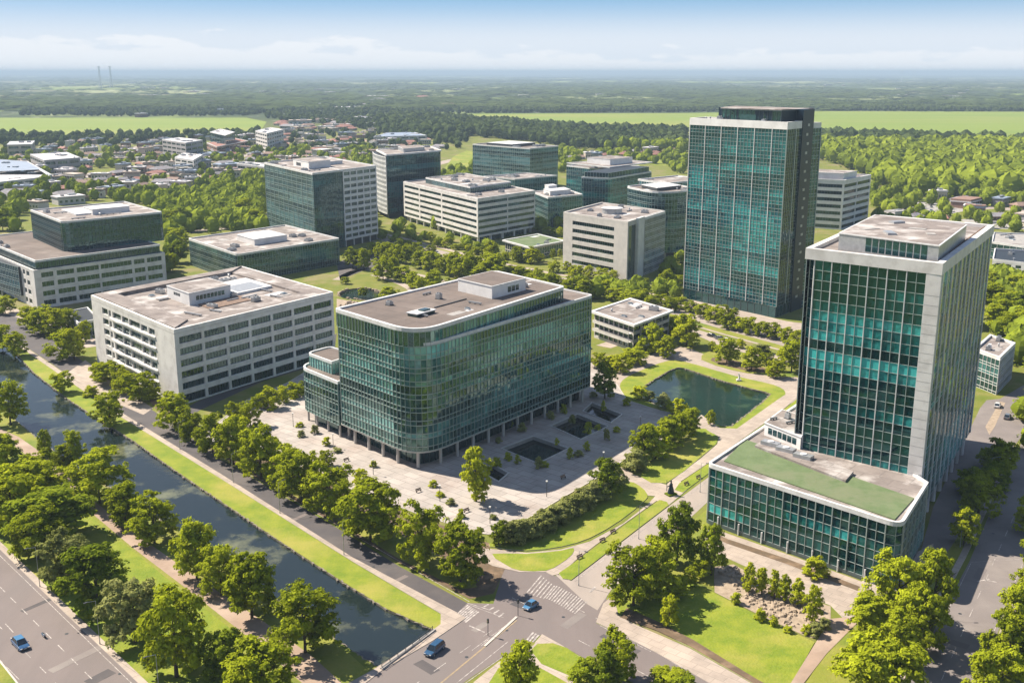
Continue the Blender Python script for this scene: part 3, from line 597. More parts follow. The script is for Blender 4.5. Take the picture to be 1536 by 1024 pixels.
    t = thing('white_slab_office', 'pale grey office with six inset window strips, left of the tallest teal tower', 'office building', (*N_, 0)); core(t, q, 0, h - 1, M['core'], .8)
    ribbon(t, q, 3, 0, h - 1, [(z, z + 2.1) for z in (4.0, 8.3, 12.5, 16.7, 20.9, 25.1)], [(.15, .80)], M['stone'], M['gwin'], M['framed'], th=.7, recess=.45, pane=1.8, seed=91)
    ribbon(t, q, 0, 0, h - 1, [(1, h - 2.6)], [(.03, .22)], M['stone'], M['gwin'], M['frame'], th=.7, recess=.5, pane=1.6, seed=92, name='stair_window')
    for i in (1, 2): ribbon(t, q, i, 0, h - 1, even_rows(0, h - 1, 7, .5, .3), [(.05, .95)], M['stone'], M['gwin'], M['framed'], th=.7, pane=5, seed=93)
    roof(t, q, h, M['roofl'], M['stone'], ph=.8, pw=.9)
    a, b = Vector(N_), Vector(R_); d = (b - a).normalized(); n = Vector((d.y, -d.x)); A, B = a.lerp(b, .42) + n * .9, b + n * .9
    fn = MB(); f0, f1 = a.lerp(b, .22), a.lerp(b, .38); fn.prism(ccw([tuple(v) for v in (f0 + n * 1.4, f1 + n * 1.4, f1 - n * .2, f0 - n * .2)]), 0, h + .5, M['white2']); fn.build('white_fin_wall', t)
    curtain(t, [tuple(A), tuple(B)], 0, h - 1.5, 8, 1.7, M['gblue'], M['white2'], sp=.25, fin=.22, tr=.2, seed=94, bias=.3)
    rb = MB(); rb.prism(ccw([tuple(A), tuple(B), tuple(B - n * 1.5), tuple(A - n * 1.5)]), h - 1.5, h - .2, M['white2']); rb.build('roof_fascia', t)
    pc = Vector(uv(q, .45, .5)); mb = MB(); mb.tube((pc.x, pc.y, h - .8), (pc.x, pc.y, h + 2), 5.5, 5.5, M['metal'], 20); mb.tube((pc.x, pc.y, h + 2), (pc.x, pc.y, h + 2.2), 5.9, 5.9, M['coping'], 20); mb.build('round_plant_drum', t)
    clutter(t, sub(q, .05, .95, .1, .9), h - .8, 7, 95, 1.1, [sub(q, .2, .7, .2, .8)]); base_at(t)
    # pavilion
    q = quad(P(795, 388), P(845, 378), P(757, 377)); t = thing('green_roofed_pavilion', 'low pavilion with a pale green roof left of the pale grey office', 'pavilion', (*q[0], 0))
    core(t, q, 0, 5.5, M['core'], .4); curtain(t, closed(q), 0, 5.4, 1, 2.2, M['gdark'], M['stone'], sp=.3, fin=.3, tr=.4, seed=96); roof(t, offset(q, -1.2), 7.0, M['roofg'], M['coping'], ph=.4, pw=1.2); clutter(t, q, 6.6, 3, 97); base_at(t)
    # white strip block behind the tall tower
    h = 34; N_, R_ = P(1261, 345), P(1301, 333); L_ = (N_[0] - 50, N_[1] + 28); q = quad(N_, R_, L_); t = thing('white_banded_office', 'white office banded with dark window strips, showing right of the tallest teal tower', 'office building', (*N_, 0)); core(t, q, 0, h - 1, M['core'], .8); rows = even_rows(0, h - 1.8, 7, .5, .2)
    for i in range(4): ribbon(t, q, i, 0, h - 1.2, rows, [(.02, .48), (.50, .98)], M['white2'], M['gwin'], M['framed'], th=.8, recess=.5, pane=2, seed=101 + i, cap=100 if i in (0, 3) else 0)
    roof(t, q, h, M['roofl'], M['white2'], ph=.7, pw=1); penthouse(t, sub(q, .1, .6, .05, .75), h - .7, h + 4, M['white2']); clutter(t, sub(q, .6, .95, .1, .9), h - .7, 3, 105, 1.3); base_at(t)
    # small three-storey
    h = 11; N_, R_, L_ = (46.9, 400), P(1003, 505), (27, 420); L_ = P(891, 506); q = quad(N_, R_, L_); t = thing('small_balcony_office', 'pale three storey office with balcony bays, behind and left of the larger pond', 'office building', (*N_, 0))
    core(t, q, 0, h - .8, M['core'], 1.6); LL = math.dist(N_, L_)
    for i in (0, 1, 2, 3): ribbon(t, q, i, 0, h - .9, even_rows(0.2, h - 1, 3, .62, .28), cols_even(8 if i in (3, 1) else 5, .5, math.dist(q[i], q[(i + 1) % 4]), .4, .4), M['stone'], M['gwin'], M['framed'], th=.5, recess=.42, pane=2.2, seed=111 + i)
    for k in range(1, 3):
        a, b = Vector(L_), Vector(N_); d = (b - a).normalized(); n = Vector((d.y, -d.x)); p, r = a + d * 1, b - d * 1; mb = MB(); z = k * 3.35
        mb.prism(ccw([tuple(v) for v in (p, p + n * 1.6, r + n * 1.6, r)]), z, z + .25, M['white']); mb.prism(ccw([tuple(v) for v in (p + n * 1.5, p + n * 1.6, r + n * 1.6, r + n * 1.5)]), z + .25, z + 1.2, M['stone']); mb.build('balcony', t)
    roof(t, offset(q, -1.4), h + .1, M['roofl'], M['coping'], ph=.35, pw=1.4); clutter(t, q, h - .25, 6, 115, 1.0); base_at(t)
    # right-hand small buildings
    h = 13; N_, R_, L_ = P(1494, 592), P(1517, 567), P(1455, 576); q = quad(N_, R_, L_); t = simple('small_entrance_block', 'small glass and white block right behind the white-framed tower, beside the side road', q, h, 4, 2, M['gdark'], M['coping'], 121, ncl=3, big=.8, rm='roofl'); base_at(t)
    h = 9; q = [P(1489, 388, 9), P(1600, 401, 9), P(1600, 378, 9), P(1492, 372, 9)]; q = ccw(q); t = thing('low_white_depot', 'low white flat roofed building with dark windows at the right picture edge', 'commercial building', (*q[0], 0)); core(t, q, 0, h - .8, M['core'], .8)
    for i in range(4): ribbon(t, q, i, 0, h - .9, even_rows(0, h - 1, 2, .4, .35), cols_even(7, 2.2, math.dist(q[i], q[(i + 1) % 4]), 2, 2), M['white2'], M['gwin'], M['framed'], seed=122 + i)
    roof(t, q, h, M['roofl'], M['white2']); clutter(t, q, h - 1, 5, 126, 1.2); base_at(t)
    h = 10; q = ccw([P(1487, 362, h), P(1600, 378, h), P(1600, 352, h), P(1490, 348, h)]); t = simple('grey_roofed_depot', 'wide low building with a dark grey roof and a curved canopy at the right edge', q, h, 2, 4, M['gdark'], M['coping'], 131, rm='concrete', ncl=6, big=1.5, cat='commercial building'); base_at(t)
b_rest()

def b_tall():
    z = 84.5; N_, L_ = P(1163, 477), P(1025, 447); Mx = P(1184, 468); q = quad(N_, Mx, L_)
    t = thing('tall_teal_tower', 'tallest tower, teal glass with thin white fins, a pale top band and a dark crown', 'office tower', (*N_, 0))
    poly = arcs(q, [1.5, 1, 1, 1.5], 3); core(t, poly, 0, z - 2, M['core'], .4)
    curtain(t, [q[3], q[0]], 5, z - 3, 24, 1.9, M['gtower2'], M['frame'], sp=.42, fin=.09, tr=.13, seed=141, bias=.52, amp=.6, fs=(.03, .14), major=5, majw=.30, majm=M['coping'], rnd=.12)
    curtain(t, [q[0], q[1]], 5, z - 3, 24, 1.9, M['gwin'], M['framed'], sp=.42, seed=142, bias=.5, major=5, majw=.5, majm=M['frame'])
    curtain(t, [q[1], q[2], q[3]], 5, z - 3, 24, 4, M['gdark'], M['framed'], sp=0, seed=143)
    curtain(t, [q[3], q[0], q[1]], 0, 5, 1, 3.8, M['gdark'], M['framed'], sp=0, seed=144)
    roof(t, q, z, M['roof'], M['white2'], ph=.9, pw=.9, band=1.7, over=.3)
    # dark service core, proud of the side and rising above the roof
    d = (Vector(Mx) - Vector(N_)).normalized(); n = Vector((d.y, -d.x)); W2 = math.dist(N_, Mx)
    c0 = Vector(Mx); c1 = Vector(P(1200, 462)); e = (Vector(L_) - Vector(N_)).normalized(); W3 = math.dist(N_, L_)
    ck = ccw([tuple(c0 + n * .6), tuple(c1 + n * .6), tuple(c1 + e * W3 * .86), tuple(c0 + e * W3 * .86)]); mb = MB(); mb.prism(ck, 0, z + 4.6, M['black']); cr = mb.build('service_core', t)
    for k in range(20):
        p = c0.lerp(c1, .35 + .1 * (k % 2)) + n * .75; mb = MB(); zz = 6 + k * 4; r = [p, p + d * 2.2, p + d * 2.2 - n * .3, p - n * .3]; mb.prism(ccw([tuple(v) for v in r]), zz, zz + 1.1, M['metal']); mb.build('vent_panel', cr)
    crn = [tuple(Vector(N_) + d * 4 + e * W3 * .10), tuple(c1 + d * 0 + e * W3 * .02), tuple(c1 + e * W3 * .80), tuple(Vector(N_) + d * 4 + e * W3 * .70)]
    crn = ccw(crn); mb = MB(); mb.prism(crn, z - .9, z + 4.4, M['black']); cw = mb.build('crown', t); r = MB(); r.prism(offset(crn, -.7), z + 4.62, z + 5.0, M['roofl']); r.prism(offset(crn, -.9), z + 4.4, z + 4.62, M['framed']); r.build('crown_roof', cw)
    curtain(t, [crn[3], crn[0]], z, z + 4.2, 1, 2.4, M['gdark'], M['framed'], sp=0, seed=146)
    mb = MB(); p = Vector(uv(q, .35, .42)); mb.box((p.x, p.y, z - .9), (9, 3, 3.2), M['gblue'], math.atan2(e.y, e.x)); mb.build('glass_lift_house', t)
    # second slim slab at the back
    s0 = c1; s1 = c1 + (c1 - c0).normalized() * 7 + n * 1.0; sq = ccw([tuple(s0), tuple(s1), tuple(s1 + e * W3 * .8), tuple(s0 + e * W3 * .8)]); core(t, sq, 0, z - 3.5, M['core'], .4, 'rear_slab')
    curtain(t, [sq[0], sq[1]], 0, z - 3.5, 24, 2.2, M['gdark'], M['frame'], sp=.4, seed=147, bias=.6, major=3, majw=.4); curtain(t, [sq[1], sq[2], sq[3]], 0, z - 3.5, 24, 4, M['gdark'], M['frame'], sp=0, seed=148); roof(t, sq, z - 1.2, M['roof'], M['white2'], band=1)
    clutter(t, q, z - .9, 7, 149, 1.0, [crn]); base_at(t)
b_tall()

def b_right():
    z = 64.5; N_, R_, L_ = (93.9, 230.2), (131.5, 290.5), (70.2, 251.0); q = quad(N_, R_, L_); LN = math.dist(L_, N_); LR = math.dist(N_, R_)
    t = thing('white_framed_glass_tower', 'green glass tower with broad white corner pier and top frame behind the low podium', 'office tower', (*N_, 0))
    poly = arcs(q, [0, 2, 2, 3.5], 5); core(t, poly, 5, z - 2, M['core'], .6)
    pier = 2.9; f = 1 - pier / LN
    path = [p for p in arcs(q, [0, 0, 0, 3.5], 5)][3:] ; path = path + [lerp(L_, N_, f)]
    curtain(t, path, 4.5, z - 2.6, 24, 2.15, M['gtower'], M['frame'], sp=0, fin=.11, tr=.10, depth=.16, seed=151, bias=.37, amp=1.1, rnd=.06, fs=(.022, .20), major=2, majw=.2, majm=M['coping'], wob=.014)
    # white corner pier and top band
    mb = MB(); a, b = Vector(L_), Vector(N_); d = (b - a).normalized(); n = Vector((d.y, -d.x)); p = a.lerp(b, f); g = (Vector(R_) - b).normalized(); m = Vector((g.y, -g.x))
    c = b + n * .35 + m * .35; mb.prism(ccw([tuple(v) for v in (p + n * .35, c, c + g * 1.2, b + g * 1.2 - m * 1.2, p - n * .5)]), 5, z - 2.2, M['white']); mb.build('corner_pier', t)
    # joints of the cladding as thin grooves set proud
    jt = MB()
    for k in range(24):
        zz = 6.5 + k * 2.2; jt.prism(ccw([tuple(v) for v in (p + n * .37, c + n * .02, c, p + n * .35)]), zz, zz + .05, M['concrete'])
    jt.build('cladding_joints', t)
    roof(t, q, z, M['roofl'], M['white'], ph=.9, pw=1.1, band=1.2, over=.38)
    # street side: white fins with glass strips
    curtain(t, [tuple(b + g * 1.2), tuple(Vector(R_))], 5, z - 2.6, 16, 2.3, M['gtower'], M['frameg'], sp=.3, fin=.10, tr=.12, depth=.06, seed=152, bias=.5, amp=.8)
    k = 13
    for i in range(k):
        s = 2.4 + (LR - 3) * i / (k - 1); o = b + g * s; w = .2 if i % 2 else .34; fm = MB(); fm.prism(ccw([tuple(v) for v in (o - g * w, o - g * w + m * .24, o + g * w + m * .24, o + g * w)]), 5, z - 2.2, M['white']); fm.build('white_fin', t)
    curtain(t, [tuple(R_), q[2], tuple(q[3])], 5, z - 2.6, 16, 4, M['gdark'], M['frame'], sp=0, seed=153)
    mb = MB(); mb.prism(offset(q, 2.5), 0, 5, M['gdark']); mb.build('lobby', t); columns(t, q, 5, 8, .7, .9, M['white'])
    zr = z - .9
    pq = ccw([P(1259, 349, zr + 4.2), P(1409, 368, zr + 4.2), P(1450, 337, zr + 4.2), P(1313, 322, zr + 4.2)])
    o = penthouse(t, pq, zr, zr + 4.2, M['metal'], M['roofl'], [(0, M['gdark'], zr + .6, zr + 3.8, .28, .9)])
    for k, (u, v) in enumerate(((.2, .3), (.45, .2), (.62, .55), (.35, .7), (.8, .4))):
        x, y = uv(pq, u, v); mb = MB(); mb.box((x, y, zr + 4.24), (5 - k * .5, 2.0, .5 if k % 2 else .12), M['metal'] if k % 2 else M['concrete'], .5 + k); mb.build('roof_unit' if k % 2 else 'membrane_patch', t)
    rl = MB(); o2 = offset(q, 1.9)
    for i in (0, 3):
        A, B = Vector(o2[i]), Vector(o2[(i + 1) % 4]); dd = (B - A).normalized(); nn2 = Vector((dd.y, -dd.x)) * .12; rl.prism(ccw([tuple(v) for v in (A + nn2, B + nn2, B - nn2, A - nn2)]), zr, zr + .55, M['rust'])
    rl.build('maintenance_rail', t); base_at(t)
    # podium
    h = 15.2; A = P(1062, 694, h); B = P(1352, 786, h); C = P(1381, 738, h); D = P(1150, 640, h)
    D = (A[0] + (C[0] - B[0]) * 1.5, A[1] + (C[1] - B[1]) * 1.5); q = ccw([B, C, (C[0] + (D[0] - A[0]) * .05, C[1] + .5), D, A]); q = [B, C, lerp(C, D, .5), D, A]
    q = ccw([B, (94.0, 226.0), (92.2, 234.5), (74, 252.5), P(1199, 603, h), A])
    t = thing('green_roofed_glass_podium', 'low glass podium with sage green roof and rounded corner before the white framed tower', 'podium building', (*B, 0))
    i0 = q.index(B); q = q[i0:] + q[:i0]; poly = arcs(q, [3.2, .3, 0, 0, 1, 1.5], 8)
    core(t, poly, 0, h - 1.0, M['core'], .5)
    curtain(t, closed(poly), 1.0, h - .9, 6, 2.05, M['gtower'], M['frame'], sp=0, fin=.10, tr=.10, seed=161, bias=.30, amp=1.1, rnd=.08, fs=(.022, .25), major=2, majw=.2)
    pl = MB(); pl.prism(offset(poly, -.15), 0, 1.0, M['framed']); pl.build('plinth', t)
    roof(t, poly, h, M['roofl'], M['coping'], ph=.5, pw=.5, over=.18, band=0)
    gz = h - .5; A2, B2, C2 = A, B, C
    gq = ccw([P(1086, 692, gz), P(1342, 780, gz), P(1371, 748, gz), P(1118, 660, gz)]); mb = MB(); mb.prism(gq, gz, gz + .25, M['roofg']); mb.build('green_roof', t)
    wk = ccw([P(1132, 672, gz), P(1268, 725, gz), P(1280, 711, gz), P(1150, 660, gz)]); mb = MB(); mb.prism(wk, gz, gz + .8, M['roofl']); mb.build('raised_roof_strip', t)
    for k, f in enumerate((.12, .3, .5)):
        x, y = lerp(lerp(wk[0], wk[3], .5), lerp(wk[1], wk[2], .5), f); mb = MB(); mb.box((x, y, gz + .8), (4.5, 2.2, .9), M['metal'], -.7); mb.tube((x, y, gz + 1.7), (x, y, gz + 1.9), .8, .8, M['coping'], 12); mb.build('air_handler', t)
    p3 = ccw([P(1146, 652, gz), P(1200, 674, gz), P(1215, 646, gz), P(1172, 632, gz)]); penthouse(t, p3, gz, gz + 3.4, M['white2'], M['roofl'], [(0, M['gdark'], gz + .8, gz + 2.4, .1, .9)]); clutter(t, p3, gz + 3.45, 3, 163, .5)
    for f in (.08, .2, .33, .47, .6, .73, .86):
        x, y = lerp(A, B, f); mb = MB(); e = (Vector(B) - Vector(A)).normalized(); n = Vector((e.y, -e.x)); mb.tube((x + n.x * .3, y + n.y * .3, 0), (x + n.x * .3, y + n.y * .3, 2.8), .2, .2, M['coping'], 10); mb.build('column', t)
    base_at(t)
b_right()
# ------------------------------------------------------------------ ground, water, roads
def pg(pts, sm=0): 
    q = [P(x, y) for x, y in pts]; q = smooth(q, True, sm) if sm else q
    return ccw(q)
canal = pg([(-260, 330), (-120, 405), (-40, 462), (0, 492), (22, 528), (52, 560), (104, 600), (150, 630), (200, 661), (255, 700), (330, 751), (413, 807), (496, 861), (578, 912), (651, 944), (572, 1003), (508, 962), (456, 925), (409, 894), (350, 842), (300, 812), (255, 788), (200, 752), (150, 722), (118, 704), (75, 672), (28, 634), (0, 606), (-60, 540), (-160, 470), (-300, 400)])
pond = pg([(962, 588), (968, 578), (1002, 557), (1012, 553), (1026, 552), (1080, 570), (1140, 586), (1153, 590), (1152, 595), (1104, 634), (1094, 639), (1070, 636), (1010, 616), (968, 600)], 2)
pond2 = pg([(508, 441), (522, 434), (545, 432), (566, 436), (580, 444), (572, 452), (550, 451), (532, 449), (515, 447)], 3)
pools = [pg(p) for p in ([(800, 655), (852, 673), (807, 695), (753, 673)], [(866, 622), (911, 640), (871, 659), (827, 639)], [(888, 605), (932, 622), (916, 634), (875, 617)], [(740, 698), (762, 710), (748, 722), (722, 708)])]
holes = [canal, pond, pond2] + pools
def sheet_with_holes():
    vs = []; es = []
    B = 150000; rings = [[(-B, -400), (B, -400), (B, B * 1.2), (-B, B * 1.2)], [(-1600, -200), (1600, -200), (1600, 3000), (-1600, 3000)]] + holes
    for r in rings:
        k = len(vs); vs += [Vector(p) for p in r]; es += [(k + i, k + (i + 1) % len(r)) for i in range(len(r))]
    v, e, f, *_ = geometry.delaunay_2d_cdt(vs, es, [], 0, 1e-4)
    fs = []
    for t in f:
        x = sum(v[i][0] for i in t) / len(t); y = sum(v[i][1] for i in t) / len(t)
        if not any(inside(x, y, h) for h in holes): fs.append(tuple(t))
    me = bpy.data.meshes.new('ground'); me.from_pydata([(p[0], p[1], 0) for p in v], [], fs); me.materials.append(M['land']); me.update()
    o = bpy.data.objects.new('ground', me); link(o); o['kind'] = 'structure'
def land():
    m = bpy.data.materials.new('land'); m.use_nodes = True; nt = m.node_tree; N = nt.nodes; L = nt.links; b = N['Principled BSDF']; b.inputs['Roughness'].default_value = .95; b.inputs['Specular IOR Level'].default_value = .2
    g = N.new('ShaderNodeNewGeometry')
    def nz(sc, det=6, st=None, r=.6):
        n = N.new('ShaderNodeTexNoise'); n.inputs['Scale'].default_value = sc; n.inputs['Detail'].default_value = det; n.inputs['Roughness'].default_value = r; v = g.outputs['Position']
        if st:
            mp = N.new('ShaderNodeMapping'); mp.inputs['Scale'].default_value = st; L.new(v, mp.inputs[0]); v = mp.outputs[0]
        L.new(v, n.inputs[0]); return n.outputs[0]
    def mr(v, a, c):
        n = N.new('ShaderNodeMapRange'); n.inputs[1].default_value = a; n.inputs[2].default_value = c; L.new(v, n.inputs[0]); return n.outputs[0]
    def mix(f, a, c):
        n = N.new('ShaderNodeMix'); n.data_type = 'RGBA'; L.new(f, n.inputs[0])
        for i, q in ((6, a), (7, c)):
            if isinstance(q, tuple): n.inputs[i].default_value = (*q, 1)
            else: L.new(q, n.inputs[i])
        return n.outputs[2]
    near = mix(mr(nz(.12, 8), .35, .65), (.105, .135, .018), (.165, .165, .035)); near = mix(mr(nz(.03, 6), .52, .68), near, (.20, .165, .085))
    # countryside: woods, meadows, stubble, scattered roofs
    vo = N.new('ShaderNodeTexVoronoi'); vo.inputs['Scale'].default_value = .0011; mp = N.new('ShaderNodeMapping'); mp.inputs['Scale'].default_value = (1, .6, 1); L.new(g.outputs['Position'], mp.inputs[0]); L.new(mp.outputs[0], vo.inputs[0])
    sp = N.new('ShaderNodeSeparateColor'); L.new(vo.outputs['Color'], sp.inputs[0])
    fld = mix(mr(sp.outputs[0], .60, .66), (.035, .055, .014), (.14, .18, .04)); fld = mix(mr(sp.outputs[1], .78, .82), fld, (.34, .32, .16))
    fld = mix(mr(nz(.0022, 6, (1, .5, 1)), .48, .55), fld, (.035, .058, .016)); fld = mix(mr(nz(.02, 5), .62, .68), fld, (.42, .38, .34))
    fld = mix(mr(nz(.008, 5), .40, .62), fld, (.032, .050, .014))
    sy = N.new('ShaderNodeSeparateXYZ'); L.new(g.outputs['Position'], sy.inputs[0])
    far = N.new('ShaderNodeMapRange'); far.inputs[1].default_value = 1800; far.inputs[2].default_value = 2600; L.new(sy.outputs[1], far.inputs[0])
    L.new(mix(far.outputs[0], near, fld), b.inputs['Base Color']); M['land'] = m
land(); sheet_with_holes()
def flat(name, poly, z, m, kind='structure', tris=True):
    """one thin sheet, triangulated so that concave outlines fill properly"""
    vs = [Vector((x, y, z)) for x, y in poly]; t = geometry.tessellate_polygon([vs]); me = bpy.data.meshes.new(name); f = []
    for a in t:
        p, q, r = (vs[i] for i in a); f.append(tuple(a) if (q - p).cross(r - p).z > 0 else tuple(reversed(a)))
    me.from_pydata([tuple(v) for v in vs], [], f); me.materials.append(m); me.update(); o = link(bpy.data.objects.new(name, me)); o['kind'] = kind; return o
def slab(name, poly, z, m, km=None, kw=.3):
    """raised area with side walls and an optional kerb around it"""
    vs = [Vector((x, y, z)) for x, y in poly]; t = geometry.tessellate_polygon([vs]); me = bpy.data.meshes.new(name); n = len(vs); f = []
    for a in t:
        p, q, r = (vs[i] for i in a); f.append(tuple(a) if (q - p).cross(r - p).z > 0 else tuple(reversed(a)))
    mi = [0] * len(f); V = [tuple(v) for v in vs] + [(v.x, v.y, -.1) for v in vs]
    for i in range(n):
        j = (i + 1) % n; f.append((i, n + i, n + j, j)); mi.append(1)
    if km:
        k = len(V); o = offset(poly, -.02); q = offset(poly, kw); V += [(x, y, z + .02) for x, y in o] + [(x, y, z + .02) for x, y in q] + [(x, y, -.1) for x, y in o]
        for i in range(n):
            j = (i + 1) % n; f.append((k + i, k + j, k + n + j, k + n + i)); mi.append(1); f.append((k + i, k + 2 * n + i, k + 2 * n + j, k + j)); mi.append(1)
    me.from_pydata(V, [], f); me.materials.append(m); me.materials.append(km or M['kerb']); me.polygons.foreach_set('material_index', mi); me.update(); o = link(bpy.data.objects.new(name, me)); o['kind'] = 'structure'; return o
def water(name, poly, z, m, wm, grow=0.0, lip=.0):
    flat(name, poly, z, m); mb = MB(); n = len(poly)
    o = offset(poly, -.5) if lip else poly
    R = random.Random(len(poly))
    for i in range(n):
        a, b = Vector(poly[i]), Vector(poly[(i + 1) % n]); k = max(1, int((b - a).length / 2.2)); nn = Vector(((b - a).y, -(b - a).x)).normalized()
        mb.face([(a.x, a.y, .02), (a.x, a.y, z - .3), (b.x, b.y, z - .3), (b.x, b.y, .02)], wm)
    e = mb.build(name + '_edge'); e['kind'] = 'structure'
water('canal_water', canal, -.4, M['water'], M['edge']); water('pond_water', pond, -.3, M['pond'], M['edge']); water('garden_pond_water', pond2, -.5, M['pond'], M['edge'])
for p in pools: water('plaza_pool_water', p, -.9, M['pool'], M['concrete'])
# stone rims
def rim(name, line, w, h, m, seed=1, kind='structure', rough=True):
    R = random.Random(seed); mb = MB(); pts = resample(line, 1.3)
    for a, b in zip(pts[:-1], pts[1:]):
        c = (a + b) / 2; d = b - a; rz = math.atan2(d.y, d.x)
        mb.box((c.x + R.uniform(-.25, .25), c.y + R.uniform(-.25, .25), -.5), (d.length * R.uniform(.7, 1.0), w * R.uniform(.6, 1.4), .5 + h * R.uniform(.2, 1.3)), m, rz + R.uniform(-.4, .4)) if R.random() < .8 else None
    o = mb.build(name); o['kind'] = kind
rim('canal_bank_stones', closed(canal), .3, .02, M['edge']); rim('pond_bank_stones', closed(pond), .45, .08, M['edge'], 3)
rim('garden_pond_stones', closed(pond2), 1.0, .6, M['rocks'], 4)
for p in pools:
    mb = MB(); o = offset(p, -.35); n = len(p)
    for i in range(n): j = (i + 1) % n; mb.solid([(*o[i], 0), (*o[j], 0), (*p[j], 0), (*p[i], 0)], [(*o[i], .3), (*o[j], .3), (*p[j], .3), (*p[i], .3)], M['stone'])
    mb.build('plaza_pool_rim')['kind'] = 'structure'

ra_l = [(-170, 378), (-60, 448), (0, 493), (45, 524), (80, 547), (106, 566), (184, 620), (330, 710), (529, 836), (686, 919)]
ra_r = [(701, 904), (599, 849), (508, 793), (413, 737), (330, 688), (236, 620), (190, 588), (150, 560), (112, 533), (70, 503), (20, 468), (-60, 418), (-160, 362)]
# big lawns either side (raised a touch), then the hard surfaces
flat('canal_bank_lawn', pg([(-60, 455), (0, 498), (45, 529), (184, 627), (330, 717), (529, 843), (661, 921), (662, 938), (651, 943), (578, 911), (496, 860), (413, 806), (330, 750), (255, 699), (200, 660), (150, 629), (104, 599), (52, 559), (22, 527), (0, 491)]), .015, M['lawn'])
flat('left_bank_lawn', pg([(-40, 640), (0, 660), (71, 712), (137, 775), (279, 890), (400, 985), (520, 1075), (560, 1012), (508, 965), (409, 897), (255, 790), (118, 706), (28, 636), (-60, 545)]), .015, M['grass'])
flat('verge_lawn', pg([(-60, 640), (5, 656), (71, 712), (137, 775), (279, 890), (400, 985), (480, 1060), (420, 1240), (213, 1030), (100, 920), (0, 823), (-60, 766)]), .015, M['lawn'])
flat('towpath', pg([(-60, 600), (5, 645), (28, 655), (70, 684), (142, 752), (220, 812), (303, 871), (400, 935), (470, 985), (530, 1040), (460, 1030), (400, 977), (279, 882), (200, 822), (137, 769), (71, 708), (5, 655), (-60, 612)]), .04, M['path'])
slab('main_road_pavement', pg([(-60, 755), (0, 812), (100, 908), (222, 1024), (330, 1140), (300, 1140), (210, 1027), (100, 922), (0, 824), (-60, 768)]), .13, M['pave'])
flat('main_road', pg([(-60, 768), (0, 824), (100, 922), (210, 1027), (330, 1140), (-60, 1500), (-420, 1500), (-260, 900)]), .02, M['asphalt'])
slab('main_road_median', pg([(-80, 900), (0, 990), (24, 1020), (60, 1070), (20, 1090), (-80, 990)]), .13, M['grass'], M['kerb'])
# canal road
slab('canal_road_pavement', pg([(-60, 449), (0, 494), (45, 525), (106, 566), (184, 620), (330, 710), (529, 836), (686, 919), (699, 927), (649, 961), (572, 1006), (470, 1085), (440, 1070), (560, 1004), (644, 949), (661, 936), (661, 920), (529, 842), (400, 761), (330, 717), (184, 627), (106, 573), (45, 531), (0, 499), (-60, 455)]), .12, M['pave'])
flat('canal_road', pg(ra_l + ra_r), .025, M['asphaltd'])
# crossing and the two wide streets
flat('street_crossing', pg([(686, 919), (701, 904), (740, 905), (758, 846), (790, 858), (819, 858), (829, 862), (857, 871), (905, 893), (920, 900), (894, 934), (813, 951), (748, 988), (700, 1020), (600, 1100), (250, 1420), (60, 1420), (470, 1085), (572, 1006), (699, 927)]), .024, M['asphalt'])
flat('south_street', pg([(894, 934), (985, 977), (1060, 1020), (1160, 1078), (1700, 1390), (1560, 1420), (1060, 1085), (1000, 1050), (920, 1008), (888, 993), (813, 951)]), .028, M['asphalt'])
flat('north_street', pg([(829, 858), (857, 871), (930, 815), (1002, 760), (1062, 716), (1120, 672), (1195, 615), (1199, 640), (1130, 690), (1090, 740), (1062, 752), (1010, 800), (960, 850), (917, 884), (896, 915), (880, 905)]), .03, M['roadl'])
slab('south_pavement', pg([(894, 933), (905, 905), (920, 893), (928, 924), (960, 940), (1034, 972), (1129, 1026), (1240, 1090), (1170, 1090), (1060, 1022), (985, 979)]), .12, M['pave'])
flat('dirt_edge', pg([(930, 926), (985, 946), (1034, 969), (1129, 1024), (1240, 1086), (1246, 1080), (1134, 1018), (1040, 960), (990, 934), (940, 912)]), .14, M['soil'])
slab('corner_pavement', pg([(686, 1050), (712, 1022), (748, 993), (800, 968), (813, 951), (840, 966), (888, 996), (920, 1012), (1000, 1056), (980, 1080), (600, 1110)]), .12, M['pave'])
slab('corner_lawn', pg([(796, 976), (806, 966), (829, 965), (850, 972), (888, 998), (930, 1030), (900, 1050), (850, 1012), (812, 996)]), .17, M['lawn'])
slab('corner_lawn', pg([(730, 1030), (748, 1002), (786, 990), (812, 1003), (850, 1024), (880, 1060), (700, 1070)]), .17, M['lawn'])
# plaza
def ring(name, outer, inners, z, m):
    if isinstance(inners[0][0], (int, float)): inners = [inners]
    vs = []; es = []
    for r in [outer] + inners:
        k = len(vs); vs += [Vector(p) for p in r]; es += [(k + i, k + (i + 1) % len(r)) for i in range(len(r))]
    v, e, f, *_ = geometry.delaunay_2d_cdt(vs, es, [], 0, 1e-4); fs = []
    for t in f:
        x = sum(v[i][0] for i in t) / len(t); y = sum(v[i][1] for i in t) / len(t)
        if inside(x, y, outer) and not any(inside(x, y, h) for h in inners): fs.append(tuple(t))
    me = bpy.data.meshes.new(name); me.from_pydata([(p[0], p[1], z) for p in v], [], fs); me.materials.append(m); me.update(); link(bpy.data.objects.new(name, me))['kind'] = 'structure'
PLAZA = pg([(300, 655), (371, 600), (430, 575), (455, 560), (700, 500), (880, 540), (905, 560), (925, 577), (940, 600), (985, 615), (1035, 626), (1050, 628), (1035, 640), (990, 660), (944, 683), (905, 712), (885, 722), (842, 747), (790, 778), (750, 799), (733, 801), (715, 799), (690, 790), (640, 775), (560, 745), (470, 712), (420, 690), (350, 672)])
ring('plaza_paving', PLAZA, pools, .06, M['plaza'])
mb = MB(); o = offset(PLAZA, -.25)
